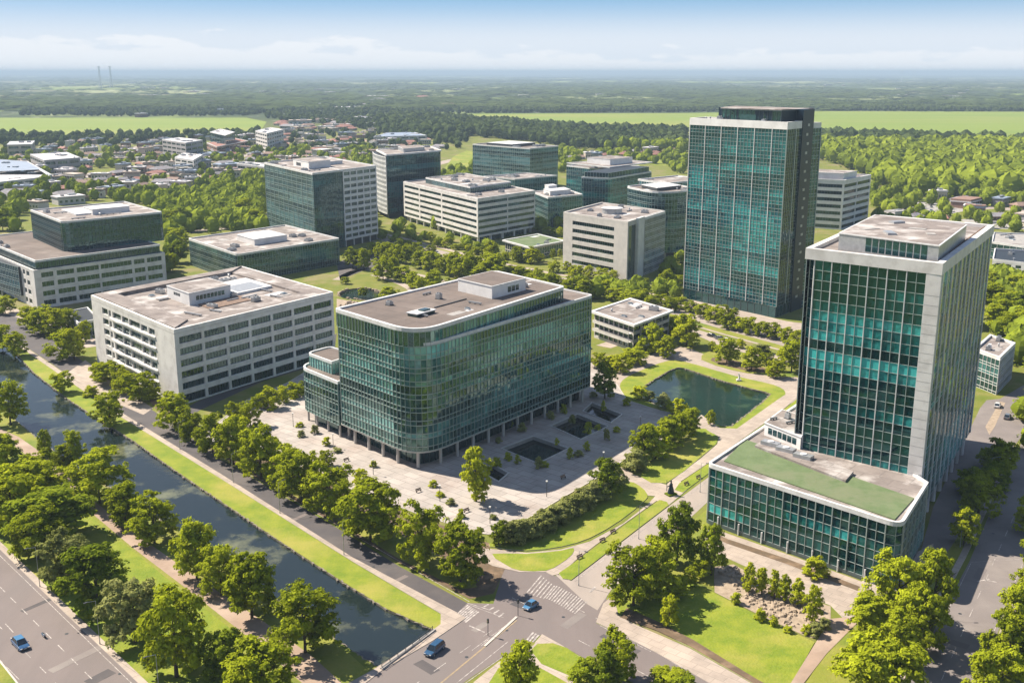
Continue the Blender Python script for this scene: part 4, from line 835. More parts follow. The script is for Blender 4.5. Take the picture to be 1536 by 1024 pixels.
for i in range(len(PLAZA)):
    j = (i + 1) % len(PLAZA); mb.solid([(*o[i], 0), (*o[j], 0), (*PLAZA[j], 0), (*PLAZA[i], 0)], [(*o[i], .16), (*o[j], .16), (*PLAZA[j], .16), (*PLAZA[i], .16)], M['kerb'])
mb.build('plaza_kerb')['kind'] = 'structure'
flat('tree_strip_mulch', pg([(215, 590), (300, 640), (380, 678), (470, 716), (560, 750), (640, 780), (700, 800), (735, 815), (735, 846), (758, 852), (740, 890), (704, 898), (599, 844), (508, 789), (413, 733), (330, 683), (236, 616)]), .035, M['soil'])
flat('tree_strip_grass', pg([(260, 632), (330, 668), (420, 712), (520, 762), (610, 806), (700, 858), (716, 880), (690, 884), (599, 838), (508, 783), (413, 727), (330, 678)]), .05, M['grass'])
slab('plaza_foot_walk', pg([(735, 823), (790, 829), (842, 824), (885, 812), (935, 785), (971, 757), (983, 744), (960, 742), (935, 722), (905, 712), (930, 700), (960, 716), (999, 727), (1053, 686), (1076, 666), (1078, 655), (1066, 647), (1040, 634), (1052, 622), (1080, 642), (1105, 643), (1170, 597), (1205, 575), (1206, 588), (1165, 622), (1060, 696), (1021, 722), (1030, 735), (1004, 757), (985, 751), (930, 790), (890, 820), (866, 838), (842, 860), (829, 863), (819, 858), (780, 858), (740, 849), (715, 836), (715, 822)]), .10, M['pave'])
slab('hedge_lawn', pg([(735, 820), (741, 812), (760, 800), (820, 775), (885, 736), (937, 722), (959, 729), (971, 742), (966, 752), (930, 781), (885, 807), (842, 820), (790, 826)], 2), .16, M['lawn'])
slab('plaza_edge_lawn', pg([(756, 803), (790, 784), (842, 752), (885, 726), (905, 714), (914, 718), (890, 734), (840, 764), (790, 794), (766, 806)]), .16, M['lawn'])
slab('leaf_shaped_lawn', pg([(738, 831), (790, 831), (842, 826), (860, 822), (858, 832), (840, 846), (819, 856), (780, 856), (758, 847)], 2), .16, M['lawn'])
slab('street_side_lawn', pg([(838, 860), (870, 838), (935, 790), (989, 750), (1000, 753), (1003, 758), (940, 806), (857, 870), (844, 868)]), .16, M['lawn'])
slab('long_lawn_strip', pg([(1012, 735), (1019, 725), (1060, 697), (1120, 655), (1166, 623), (1206, 590), (1206, 600), (1140, 652), (1060, 712), (1024, 739)]), .16, M['lawn'])
slab('triangle_lawn', pg([(962, 716), (972, 698), (1012, 668), (1050, 643), (1064, 648), (1077, 655), (1074, 666), (1052, 685), (999, 725)], 2), .16, M['lawn'])
# pond surroundings
flat('pond_lawn', pg([(931, 584), (934, 570), (960, 556), (1002, 541), (1030, 543), (1100, 563), (1160, 577), (1178, 588), (1170, 599), (1140, 620), (1107, 645), (1079, 643), (1050, 629), (1010, 622), (985, 613), (945, 602)], 3), .035, M['lawn']) if False else None
pond_out = pg([(931, 584), (934, 570), (960, 556), (1002, 541), (1030, 543), (1100, 563), (1160, 577), (1178, 588), (1170, 599), (1140, 620), (1107, 645), (1079, 643), (1050, 629), (1010, 622), (985, 613), (945, 602)], 3)
ring('pond_lawn', pond_out, offset(pond, -.3), .035, M['lawn'])
ring('pond_path', pg([(905, 590), (915, 566), (950, 545), (985, 528), (1020, 519), (1060, 533), (1110, 552), (1150, 560), (1206, 568), (1206, 590), (1172, 614), (1108, 655), (1080, 655), (1045, 640), (1000, 630), (970, 622), (935, 608)], 2), pond_out, .03, M['pave'])
slab('flower_bed', pg([(1052, 540), (1062, 528), (1090, 524), (1140, 540), (1190, 556), (1190, 566), (1140, 562), (1100, 556)], 2), .12, M['grass'])
flat('flower_bed_mulch', pg([(1066, 541), (1080, 536), (1130, 548), (1180, 560), (1140, 559), (1100, 552)], 2), .14, M['soil'])
# podium forecourt, rock garden, lawn
slab('podium_forecourt', pg([(1062, 790), (1080, 796), (1200, 838), (1292, 872), (1400, 815), (1400, 870), (1268, 930), (1246, 908), (1190, 885), (1120, 850), (1080, 832), (1056, 820)]), .08, M['pave'])
flat('podium_bed', pg([(1064, 796), (1090, 808), (1180, 838), (1290, 880), (1286, 886), (1180, 846), (1090, 815), (1062, 802)]), .12, M['soil'])
flat('rock_garden', pg([(1070, 850), (1100, 846), (1168, 884), (1246, 909), (1246, 928), (1221, 957), (1209, 954), (1141, 923), (1072, 888)]), .05, M['rocks'])
slab('great_lawn', pg([(918, 897), (940, 884), (975, 870), (1028, 868), (1073, 890), (1141, 926), (1209, 957), (1222, 963), (1200, 1003), (1180, 1060), (1129, 1024), (1034, 970), (985, 944), (927, 922)]), .10, M['lawn'])
flat('grove_grass', pg([(925, 895), (960, 850), (1010, 806), (1062, 762), (1066, 822), (1072, 850), (1070, 882), (1028, 867), (975, 869)]), .05, M['grass'])
flat('garden_path', pg([(1184, 1028), (1224, 963), (1246, 928), (1268, 926), (1290, 930), (1240, 980), (1203, 1028), (1180, 1080), (1150, 1080)]), .11, M['path'])
flat('side_road', pg([(1180, 1420), (1340, 1090), (1367, 1019), (1410, 925), (1454, 842), (1497, 740), (1520, 690), (1536, 655), (1560, 600), (1650, 600), (1600, 700), (1541, 835), (1520, 890), (1466, 1024), (1440, 1090), (1320, 1420)]), .02, M['roadm'])
slab('side_road_pavement', pg([(1350, 1030), (1360, 1012), (1405, 918), (1449, 836), (1492, 740), (1516, 686), (1512, 680), (1484, 738), (1440, 832), (1395, 915), (1345, 1020)]), .13, M['pave'])
slab('side_road_pavement', pg([(1466, 1030), (1522, 890), (1546, 830), (1556, 832), (1532, 896), (1476, 1034)]), .13, M['pave'])
flat('service_yard', pg([(1400, 760), (1470, 612), (1480, 600), (1500, 598), (1540, 575), (1600, 560), (1600, 660), (1536, 650), (1512, 680), (1480, 730), (1440, 815), (1400, 870), (1380, 830)]), .03, M['roadm'])
flat('yard_bed', pg([(1478, 640), (1500, 602), (1508, 604), (1492, 640), (1484, 652)]), .06, M['rocks'])
flat('side_lawn', pg([(1416, 835), (1440, 800), (1480, 735), (1484, 738), (1440, 832), (1395, 912), (1345, 1020), (1330, 1060), (1203, 1060), (1210, 1022), (1268, 932), (1300, 925), (1400, 872)]), .045, M['grass'])
# mid-distance roads
def strip(name, line, w, z, m, sm=4):
    pts = [Vector(p) for p in smooth([P(*p) for p in line], False, sm)]; nn = normals(pts); poly = [tuple(p + n * w / 2) for p, n in zip(pts, nn)] + [tuple(p - n * w / 2) for p, n in reversed(list(zip(pts, nn)))]
    return flat(name, ccw(poly), z, m)
G = [(380, 322), (470, 338), (560, 354), (640, 374), (728, 397), (842, 420), (928, 437), (1000, 462), (1090, 489), (1200, 519), (1280, 545)]
strip('tree_lined_road_verge', G, 24, .012, M['pave']); strip('tree_lined_road_grass', [(x, y + 1) for x, y in G], 19, .02, M['grass']); strip('tree_lined_road', G, 11, .035, M['roadl'])
strip('park_path', [(505, 420), (540, 405), (590, 408), (640, 415), (700, 432), (760, 450)], 5, .03, M['pave']); strip('park_path', [(560, 470), (590, 455), (620, 440), (600, 425), (560, 412)], 4, .035, M['pave'])
strip('tower_forecourt', [(1025, 452), (1100, 470), (1165, 486), (1215, 492)], 16, .025, M['pave'])
strip('park_walk', [(905, 520), (950, 505), (1000, 490), (1050, 500), (1100, 520), (1200, 545)], 7, .045, M['pave'])
strip('west_road', [(250, 352), (330, 343), (400, 336), (470, 338)], 12, .03, M['roadl']); strip('west_road', [(0, 462), (60, 480), (110, 500), (140, 520)], 8, .03, M['pave'])
strip('east_road', [(1290, 420), (1380, 395), (1480, 420), (1600, 440)], 12, .03, M['roadl']); strip('east_road', [(1300, 330), (1400, 318), (1500, 312), (1600, 330)], 16, .03, M['roadl']); strip('east_road', [(1400, 300), (1460, 300), (1540, 306)], 12, .035, M['pave'])
strip('town_road', [(130, 282), (170, 286), (210, 300), (280, 308), (400, 330)], 14, .05, M['pave']); strip('town_road', [(0, 262), (60, 252), (130, 262), (260, 292), (390, 296)], 14, .06, M['pave']); strip('town_road', [(280, 250), (400, 243), (560, 262), (680, 240), (720, 232)], 16, .06, M['pave'])
flat('office_forecourt', pg([(505, 500), (420, 560), (300, 615), (262, 640), (250, 628), (300, 600), (500, 540)]), .045, M['asphaltd'])
flat('west_forecourt', pg([(140, 590), (100, 560), (128, 540), (150, 556), (170, 575), (230, 612), (215, 622)]), .042, M['pave']); flat('park_paving', pg([(555, 458), (505, 470), (505, 448), (530, 452), (560, 456), (600, 470), (570, 480)]), .02, M['rocks'])
flat('block_forecourt', pg([(505, 395), (565, 365), (610, 372), (560, 400), (510, 420)]), .03, M['asphaltd'])
flat('car_park', pg([(1320, 318), (1335, 305), (1400, 302), (1450, 316), (1400, 326)]), .05, M['concrete']); flat('car_park', pg([(1440, 330), (1500, 318), (1600, 330), (1600, 345), (1470, 343)]), .045, M['concrete']); flat('car_park', pg([(1495, 425), (1600, 430), (1600, 455), (1500, 450)]), .045, M['concrete'])
for k, (L_, w_) in enumerate([([(0, 244), (120, 240), (240, 228), (400, 214), (560, 206)], 12), ([(0, 222), (200, 216), (380, 204), (480, 198)], 12), ([(60, 262), (120, 240), (200, 222), (260, 206)], 10), ([(260, 290), (300, 262), (360, 236), (430, 214), (470, 200)], 10), ([(160, 286), (220, 262), (300, 246), (400, 228), (520, 222)], 10)]): strip('town_street', L_, w_, .07 + .01 * k, M['pave' if k % 2 else 'roadl'])
for k in range(26):
    R_ = random.Random(40 + k); x_, y_ = R_.uniform(20, 540), R_.uniform(208, 268); X_, Y_ = P(x_, y_); s_ = R_.uniform(14, 34); flat('town_yard', [(X_ - s_, Y_ - s_ * .8), (X_ + s_, Y_ - s_ * .6), (X_ + s_ * .9, Y_ + s_), (X_ - s_ * .8, Y_ + s_)], .02 + .002 * k, M[R_.choice(['concrete', 'pave', 'roadl', 'path'])])
flat('town_plot', pg([(480, 262), (560, 255), (640, 262), (600, 285), (500, 290)]), .04, M['path']); flat('town_plot', pg([(455, 212), (500, 208), (560, 210), (520, 218), (460, 219)]), .04, M['fieldy'])
# fields
def fld(pts, z, m='field', name='green_field'): flat(name, pg(pts), z, M[m])
fld([(-200, 178), (0, 177), (370, 177), (400, 183), (392, 196), (300, 200), (180, 201), (0, 207), (-200, 210)], .3); fld([(-200, 172), (0, 152), (60, 149), (170, 150), (195, 154), (60, 160), (0, 168)], .6)
fld([(560, 172), (700, 171), (1024, 170), (1230, 167), (1800, 169), (1800, 222), (1536, 214), (1230, 206), (1030, 198), (900, 196), (800, 190), (700, 182)], .4)
fld([(930, 150), (1000, 139), (1090, 137), (1250, 140), (1420, 150), (1250, 150), (1090, 147)], .8, 'fieldy', 'pale_field'); fld([(660, 136), (700, 131), (860, 131), (940, 134), (830, 136)], 1.2, 'fieldy', 'pale_field'); fld([(300, 152), (370, 150), (420, 153), (340, 156)], .8, 'field'); fld([(250, 124), (400, 122), (380, 125)], 1.5, 'fieldy', 'pale_field')
fld([(1310, 150), (1400, 147), (1600, 150), (1600, 156), (1440, 156)], .7); fld([(680, 235), (700, 226), (712, 228), (712, 262), (660, 262)], .1, 'lawn', 'mown_field'); fld([(960, 238), (1000, 232), (1030, 238), (1030, 250), (980, 248)], .1, 'lawn', 'mown_field'); fld([(1300, 305), (1400, 296), (1600, 292), (1600, 312), (1400, 305)], .02, 'lawn', 'mown_field')
for k in range(46):
    R_ = random.Random(900 + k); py = 112 + 44 * (k / 46) ** 1.5 + R_.uniform(-1, 1); px = R_.uniform(-100, 1600); w = R_.uniform(40, 220); hgt_ = .6 + (py - 110) * .10
    if 171 > py > 150 and px > 500: continue
    fld([(px, py), (px + w * .5, py - hgt_ * .8), (px + w, py - hgt_ * .3), (px + w * .8, py + hgt_), (px + w * .2, py + hgt_ * .9)], 1.5 + .05 * k, R_.choice(['field', 'fieldy', 'fieldy']), 'distant_field')
# road paint
def paint():
    mb = MB()
    def seg(a, b, w, z=.045, m=None, px=True):
        A, B = (Vector(P(*a)), Vector(P(*b))) if px else (Vector(a), Vector(b)); d = (B - A).normalized(); n = Vector((-d.y, d.x)) * w / 2
        mb.face([(*(A + n), z), (*(A - n), z), (*(B - n), z), (*(B + n), z)], m or M['paint'])
    def dash(a, b, w, on, offl, z=.045, m=None):
        A, B = Vector(P(*a)), Vector(P(*b)); L_ = (B - A).length; d = (B - A) / L_; s = 0
        while s < L_: seg(A + d * s, A + d * min(L_, s + on), w, z, m, False); s += on + offl
    dash((-30, 850), (240, 1120), .18, 3.2, 3.2); dash((-60, 880), (170, 1110), .16, 3.0, 4.2); seg((-60, 775), (320, 1143), .14); dash((-60, 930), (110, 1100), .14, 6, 2)
    seg((8, 935), (20, 948), .2); 
    # bridge street lanes
    dash((610, 1035), (738, 945), .16, 3.5, 4); seg((640, 1060), (762, 962), .16); seg((735, 957), (722, 968), .2)
    seg((648, 1035), (775, 930), .35, .045, M['paintw']); seg((690, 1030), (755, 984), .16); seg((708, 975), (772, 928), .14)
    seg((704, 938), (727, 948), .3); seg((686, 921), (701, 932), .3); seg((701, 904), (733, 914), .2); seg((702, 906), (755, 926), .16)
    # zebra crossings
    def zebra(a0, a1, b0, b1, n, w, z=.046):
        for k in range(n):
            f = k / (n - 1); seg(lerp(a0, a1, f), lerp(b0, b1, f), w, z)
    zebra((684, 922), (698, 933), (702, 907), (718, 917), 7, .38); zebra((726, 910), (748, 925), (733, 906), (756, 919), 4, .4)
    zebra((790, 889), (815, 898), (812, 863), (832, 878), 6, .30, .05); zebra((820, 897), (862, 920), (836, 878), (880, 902), 13, .30, .05)
    zebra((790, 960), (808, 965), (800, 948), (816, 956), 5, .38)
    dash((850, 905), (905, 932), .16, 5, 3); dash((900, 938), (1080, 1030), .16, 4, 5, .05); seg((897, 931), (1070, 1022), .14, .05); dash((868, 960), (1000, 1028), .16, 3, 4, .05)
    seg((768, 896), (792, 908), .16); seg((940, 842), (1055, 752), .12, .05); seg((862, 872), (1060, 722), .12, .05); seg((885, 888), (893, 880), .5, .05)
    # canal road edge lines
    seg((704, 902), (330, 686), .14, .045); seg((330, 686), (236, 618), .12, .045)
    # side road
    dash((1412, 1020), (1520, 776), .16, 4, 5); seg((1372, 1019), (1456, 845), .13); seg((1458, 1024), (1538, 836), .13); seg((1466, 872), (1484, 868), .35); seg((1480, 870), (1495, 873), .35); seg((1456, 843), (1538, 838), .12)
    o = mb.build('road_markings'); o['kind'] = 'structure'
paint()
# plaza joints
def joints():
    mb = MB(); a, b = Vector((.60, .80)), Vector((-.66, .75)); o = Vector((-26, 262))
    for k in range(-3, 14):
        p = o + a * k * 6.2 - b * 14
        for d, L_ in ((b, 14),):
            n = Vector((-d.y, d.x)) * .06; A, B = p, p + d * L_
            if not any(inside(*tuple(A.lerp(B, t)), h) for h in pools for t in (0, .2, .4, .6, .8, 1)): mb.face([(*(A + n), .066), (*(B + n), .066), (*(B - n), .066), (*(A - n), .066)][::-1], M['concrete'])
    o_ = mb.build('paving_joints')
    if o_: o_['kind'] = 'structure'
joints()
# ------------------------------------------------------------------ trees
def quads_mesh(name, C, T, mat):
    """C: (n,4,3) quad corners, T: (n,) tint"""
    n = len(C); me = bpy.data.meshes.new(name); me.vertices.add(n * 4); me.vertices.foreach_set('co', C.reshape(-1).astype(np.float32))
    me.loops.add(n * 4); me.loops.foreach_set('vertex_index', np.arange(n * 4, dtype=np.int32)); me.polygons.add(n)
    me.polygons.foreach_set('loop_start', np.arange(0, n * 4, 4, dtype=np.int32)); me.polygons.foreach_set('loop_total', np.full(n, 4, dtype=np.int32))
    at = me.attributes.new('tint', 'FLOAT', 'FACE'); at.data.foreach_set('value', T.astype(np.float32)); me.materials.append(mat); me.update(calc_edges=True); return me
def leaf_cloud(seed, kind, nclump, nleaf, size, inner=True):
    """crown of unit height (z 0..1) and unit width, made of clumps of small leaf quads"""
    R = np.random.RandomState(seed); cs = []; rs = []; prof = {'round': lambda z: np.sqrt(np.clip(1 - ((z - .42) / .60) ** 2, 0, 1)) * (1.04 - .12 * z), 'oval': lambda z: np.clip(np.sin(np.pi * np.clip(z * .93 + .07, 0, 1)) ** .6 * (1.12 - .42 * z), 0, 1),
        'cone': lambda z: np.clip((1.02 - z) ** .62 * np.minimum(1, .45 + z * 3.5), 0, 1), 'bush': lambda z: np.sqrt(np.clip(1 - (z * .98) ** 2.2, 0, 1))}[kind]
    lob = R.uniform(-1, 1, (5, 3)); 
    nb = 13 if kind != 'cone' else 9; blobs = []
    for i in range(nb):
        z = .07 + .80 * (i + .5) / nb; a = i * 2.4 + R.uniform(-.5, .5); rr = prof(np.array([z]))[0] * .5; br = (.15 + .07 * R.rand()) * (.55 + rr)
        q = max(0, rr - br * .8) * R.uniform(.8, 1.25); blobs.append((math.cos(a) * q, math.sin(a) * q, z, br))
    blobs.append((0, 0, .48, .30)); blobs.append((0, 0, .74, .20)); blobs.append((0, 0, .25, .24))
    for i in range(nclump):
        bx, by, bz, br = blobs[i % len(blobs)]; u = R.normal(size=3); u /= np.linalg.norm(u); k = br * R.uniform(.55, 1.0)
        x, y, z = bx + u[0] * k, by + u[1] * k, min(.98, max(.02, bz + u[2] * k * .85)); cs.append((x, y, z)); rs.append(R.uniform(.05, .095) if kind != 'bush' else R.uniform(.09, .15))
    Cc = []; T = []
    for c, r in zip(cs, rs):
        n = int(nleaf * R.uniform(.6, 1.3)); d = R.normal(size=(n, 3)); d /= np.linalg.norm(d, axis=1)[:, None]; d[:, 2] = np.where(d[:, 2] < -.3, -d[:, 2], d[:, 2])
        p = np.array(c) + d * r * (R.uniform(.4, 1.15, (n, 1))) * np.array([1, 1, .7]); nr = d * .9 + np.array(c) * np.array([1.2, 1.2, .3]) + R.normal(size=(n, 3)) * .42 + np.array([0, 0, .45]); nr /= np.linalg.norm(nr, axis=1)[:, None]
        u = np.cross(nr, R.normal(size=(n, 3))); u /= np.linalg.norm(u, axis=1)[:, None]; v = np.cross(nr, u); s = (size * R.uniform(.6, 1.3, (n, 1)))
        Cc.append(np.stack([p - u * s, p - v * s * .62, p + u * s, p + v * s * .62], 1)); T.append(np.clip(.5 + R.uniform(-.2, .2) + R.uniform(-.22, .22, n), 0, 1))
    Cc = np.concatenate(Cc); T = np.concatenate(T); Cc[:, :, 2] = np.clip(Cc[:, :, 2], -.02, 1.05); return Cc, T
CR = {}
def crowns():
    for kind, mat, n, nc, nl, sz in (('round', 'leaf', 6, 240, 46, .027), ('oval', 'leafd', 4, 240, 46, .027), ('oval', 'leafy', 4, 190, 42, .03), ('cone', 'leafy', 3, 120, 40, .036), ('bush', 'leafg', 3, 80, 60, .046), ('round', 'leafg', 2, 230, 46, .028), ('oval', 'leaf', 4, 240, 46, .027), ('bush', 'leafy', 2, 80, 56, .048)):
        CR[kind + mat] = []
        for i in range(n):
            c, t = leaf_cloud(11 + i * 7 + len(CR) * 31, kind, nc, nl, sz); CR[kind + mat].append(quads_mesh('crown', c, t, M[mat]))
crowns()
TRUNKS = []
def trunks():
    for s in range(4):
        R = random.Random(s + 5); mb = MB(); mb.tube((0, 0, -.02), (0, 0, .16), .024, .017, M['bark'], 8); mb.tube((0, 0, .16), (R.uniform(-.02, .02), R.uniform(-.02, .02), .62), .017, .006, M['bark'], 7)
        for k in range(6):
            a = k * 1.05 + R.uniform(-.3, .3); z = .2 + k * .06; mb.tube((0, 0, z), (math.cos(a) * .2, math.sin(a) * .2, z + .2), .009, .003, M['bark'], 5)
        TRUNKS.append(mb.mesh('trunk'))
trunks()
RT = random.Random(77); NT = [0]
def put_tree(x, y, h, w, kind, name, label, cat, group, z=.05, low=.08):
    """crown diameter w, total height h (metres)"""
    k_ = 1.0 if y < 380 else min(1.28, 1 + (y - 380) / 400); w *= 1.14 * k_; h *= 1 + (k_ - 1) * .35; t = thing(name, label, cat, (x, y, z), RT.uniform(0, 6.28), group); me = RT.choice(CR[kind]); k = 0 if kind.startswith('bush') else low
    c = link(bpy.data.objects.new('crown', me), t); c.location = (0, 0, h * k); c.scale = (w, w * RT.uniform(.92, 1.08), h * (1 - k))
    if k:
        r = link(bpy.data.objects.new('trunk', RT.choice(TRUNKS)), t); r.scale = (h * 1.0, h * 1.0, h)
    NT[0] += 1
def row(pts, name, lab, cat, group, kinds, wf=.8, low=.07, minh=0):
    """pts: (x, ybase, ytop[, crown width px]) measured in the photograph"""
    for i, p in enumerate(pts):
        x, yb, yt = p[:3]; X, Y = P(x, yb); h = max(height(x, yt, yb), 1.0); D = Y * math.cos(TH) + H * math.sin(TH)
        w = p[3] * D / F if len(p) > 3 else h * wf * RT.uniform(.9, 1.12); k = kinds[i % len(kinds)] if len(p) < 5 else p[4]
        put_tree(X, Y, h, w, k, name, lab.replace('@', ordn(i + 1)), cat, group, low=low)
# rows listed in order from the near end
row([(690, 872, 778, 76), (632, 848, 753, 66), (556, 812, 718, 92), (495, 772, 694, 66), (452, 752, 672, 62), (434, 733, 664, 54), (392, 718, 637, 60), (350, 697, 625, 52), (319, 679, 618, 44), (286, 662, 614, 38), (264, 644, 587, 50)], 'roadside_tree', 'leafy green tree, @ from the street crossing in the row along the canal road', 'tree', 'trees along the canal road', ['roundleaf'])
row([(541, 728, 702, 26), (470, 712, 684, 22), (490, 698, 674, 22), (410, 690, 655, 30), (362, 676, 622, 40), (376, 640, 598, 34), (352, 640, 600, 24), (407, 612, 580, 28), (392, 612, 588, 22), (425, 604, 578, 24), (442, 596, 574, 22), (455, 592, 572, 18)], 'small_tree', 'small bright tree, @ from the front at the plaza edge near the canal road', 'tree', 'small trees at the plaza edge', ['ovalleafy', 'bushleafy', 'roundleaf'])
row([(458, 978, 872, 92), (378, 926, 824, 76), (332, 892, 815, 52), (296, 868, 776, 68), (232, 814, 740, 62), (189, 788, 718, 58), (150, 755, 672, 78), (112, 702, 642, 36), (97, 706, 666, 30), (69, 688, 642, 22)], 'bankside_tree', 'leafy tree, @ from the bridge in the row between towpath and canal', 'tree', 'trees between towpath and canal', ['roundleaf', 'ovalleaf'])
row([(394, 1052, 958, 100), (340, 1022, 940, 68), (265, 1014, 877, 98), (203, 963, 862, 78, 'roundleafg'), (148, 918, 812, 96, 'ovalleafd'), (104, 882, 796, 66, 'roundleafg'), (58, 838, 760, 70), (78, 806, 728, 118), (20, 788, 700, 90), (52, 752, 684, 84), (8, 690, 652, 40), (16, 636, 568, 44), (-18, 700, 640, 60), (0, 745, 690, 50), (60, 722, 676, 48)], 'verge_tree', 'dark leafy tree, @ from the bottom edge between towpath and main road', 'tree', 'trees between towpath and main road', ['roundleaf', 'ovalleafd', 'roundleaf'])
row([(166, 638, 586, 46), (94, 588, 556, 32)], 'waterside_tree', 'lone round tree on the far canal bank lawn, @ from the near end', 'tree', 'trees on the far bank lawn', ['roundleaf'])
row([(209, 602, 557, 46), (186, 590, 553, 34), (166, 577, 541, 44), (150, 570, 542, 30), (137, 594, 578, 20, 'bushleafy'), (112, 540, 490, 34), (98, 538, 494, 44), (82, 505, 462, 32), (64, 500, 459, 40), (44, 490, 459, 28), (100, 500, 463, 30), (23, 534, 496, 36), (4, 524, 486, 30), (-8, 520, 480, 30), (230, 598, 580, 22), (128, 512, 480, 22), (8, 470, 445, 24)], 'garden_tree', 'bright green tree, @ from the white canalside office near the canal road bend', 'tree', 'trees by the canal road bend', ['roundleaf', 'ovalleafy'])
row([(714, 752, 667, 50)], 'yellow_green_tree', 'tall yellow tree standing alone on the plaza in front of the curved glass office', 'tree', None, ['ovalleafy'])
row([(748, 817, 781, 30, 'ovalleafd'), (764, 815, 780, 30), (778, 812, 779, 32), (792, 808, 776, 34), (806, 801, 770, 34), (819, 794, 765, 34), (832, 787, 757, 34), (845, 780, 750, 34), (858, 773, 742, 34), (871, 765, 734, 34), (884, 757, 727, 34), (896, 750, 720, 34), (909, 745, 684, 46, 'ovalleafd'), (922, 732, 698, 34)], 'clipped_shrub', 'rounded shrub, @ from the street crossing in the hedge right of the plaza', 'shrub', 'shrubs in the plaza hedge line', ['bushleafg'])
row([(953, 706, 672, 34, 'bushleafg'), (966, 690, 632, 46), (984, 686, 636, 42), (1004, 672, 622, 44), (1020, 662, 616, 36), (1036, 652, 608, 36)], 'hedge_tree', 'leafy tree, @ from the footpath junction in the group between plaza and triangle lawn', 'tree', 'trees between plaza and triangle lawn', ['roundleaf', 'ovalleaf'])
row([(779, 1042, 957, 58, 'ovalleaf'), (880, 1034, 986, 50), (924, 1022, 946, 60), (908, 1040, 972, 50), (1002, 1034, 1004, 60), (1030, 1050, 1010, 40)], 'corner_tree', 'leafy tree, @ from the left on the corner lawn at the bottom edge', 'tree', 'trees on the bottom corner lawn', ['roundleaf', 'ovalleafd'])
row([(950, 908, 812, 84), (985, 890, 806, 62), (1015, 846, 751, 62, 'ovalleafd'), (1067, 862, 781, 38, 'ovalleafd'), (1018, 898, 862, 28), (1003, 938, 890, 28, 'ovalleafy'), (1050, 868, 838, 26), (1036, 880, 852, 20)], 'grove_tree', 'leafy tree, @ from the left in the grove beside the great lawn', 'tree', 'grove beside the great lawn', ['roundleaf'])
row([(1123, 890, 841, 24), (1142, 892, 848, 22), (1161, 898, 852, 22), (1177, 902, 859, 22), (1196, 910, 866, 26), (1219, 930, 876, 28)], 'young_tree', 'young upright tree, @ from the left in the row above the rock garden', 'tree', 'young trees above the rock garden', ['coneleafy', 'ovalleafy'])
row([(1222, 866, 834, 32, 'bushleafy')], 'round_yellow_shrub', 'round yellow-green shrub tree standing alone on the paving before the glass podium', 'shrub', None, ['bushleafy'])
row([(1222, 952, 932, 22, 'bushleafg'), (1210, 950, 936, 14), (1140, 930, 912, 16), (1104, 905, 888, 14), (1236, 944, 926, 16, 'bushleafg'), (1160, 938, 924, 12), (1182, 948, 938, 12)], 'low_shrub', 'low shrub, @ counted among the stones and hedge ends of the rock garden', 'shrub', 'low shrubs in the rock garden', ['bushleafy'])
row([(1317, 1062, 952, 116), (1302, 958, 890, 74), (1344, 936, 828, 84), (1395, 946, 818, 72), (1378, 978, 876, 64), (1346, 1000, 912, 60), (1290, 1010, 960, 50)], 'side_road_tree', 'large tree, @ from bottom left in the clump beside the side road', 'tree', 'large trees left of the side road', ['roundleaf', 'ovalleaf'])
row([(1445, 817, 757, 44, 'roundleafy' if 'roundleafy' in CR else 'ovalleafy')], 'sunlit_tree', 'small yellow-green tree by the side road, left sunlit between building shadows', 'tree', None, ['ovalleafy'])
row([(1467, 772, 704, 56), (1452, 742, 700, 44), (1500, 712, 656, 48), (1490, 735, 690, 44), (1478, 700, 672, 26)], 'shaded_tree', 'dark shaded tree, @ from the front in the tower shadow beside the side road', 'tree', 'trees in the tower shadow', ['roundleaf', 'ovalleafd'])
row([(1526, 964, 874, 66), (1510, 1010, 918, 66), (1492, 1052, 966, 76), (1545, 900, 850, 50), (1548, 800, 740, 50), (1540, 1010, 940, 60), (1550, 860, 800, 40)], 'far_kerb_tree', 'leafy tree, @ along the right-hand pavement of the side road', 'tree', 'trees right of the side road', ['roundleaf'])
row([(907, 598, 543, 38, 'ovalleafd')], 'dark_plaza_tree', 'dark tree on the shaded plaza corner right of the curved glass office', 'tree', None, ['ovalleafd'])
row([(995, 611, 590, 22), (1018, 622, 597, 24), (1066, 637, 613, 14, 'ovalleafy'), (960, 598, 578, 22), (975, 600, 586, 14), (1004, 616, 600, 12)], 'pondside_shrub', 'small leafy shrub, @ around the near edge of the round-cornered pond', 'shrub', 'shrubs at the pond edge', ['bushleafg', 'bushleafy'])
row([(899, 552, 528, 28), (934, 558, 528, 36), (953, 546, 520, 34), (918, 552, 532, 24), (978, 528, 485, 34), (1000, 536, 502, 28), (1004, 502, 474, 30), (1029, 519, 470, 40), (1020, 500, 476, 28), (944, 540, 522, 20)], 'pond_path_tree', 'green tree, @ from the left between the small balcony office and the pond path', 'tree', 'trees by the pond path', ['roundleaf', 'ovalleafy'])
row([(1068, 527, 511, 12), (1090, 545, 506, 32), (1127, 556, 518, 32), (1140, 530, 516, 26, 'bushleafg'), (1163, 566, 538, 30), (1187, 558, 508, 36), (1176, 544, 520, 22), (1150, 548, 528, 18), (1110, 522, 508, 14)], 'bed_tree', 'bright tree, @ from the left in the beds behind the pond', 'tree', 'trees in the beds behind the pond', ['ovalleafy', 'roundleaf'])
row([(1036, 468, 452, 18), (1055, 476, 456, 22), (1071, 484, 459, 22), (1090, 492, 460, 26), (1106, 496, 475, 20), (1122, 500, 475, 22), (1138, 503, 482, 20), (1156, 507, 483, 24), (1177, 512, 490, 22), (1196, 518, 494, 20), (1018, 462, 446, 20)], 'avenue_tree', 'rounded tree, @ from the left in the row below the tallest tower', 'tree', 'row at the foot of the tall tower', ['roundleaf'])
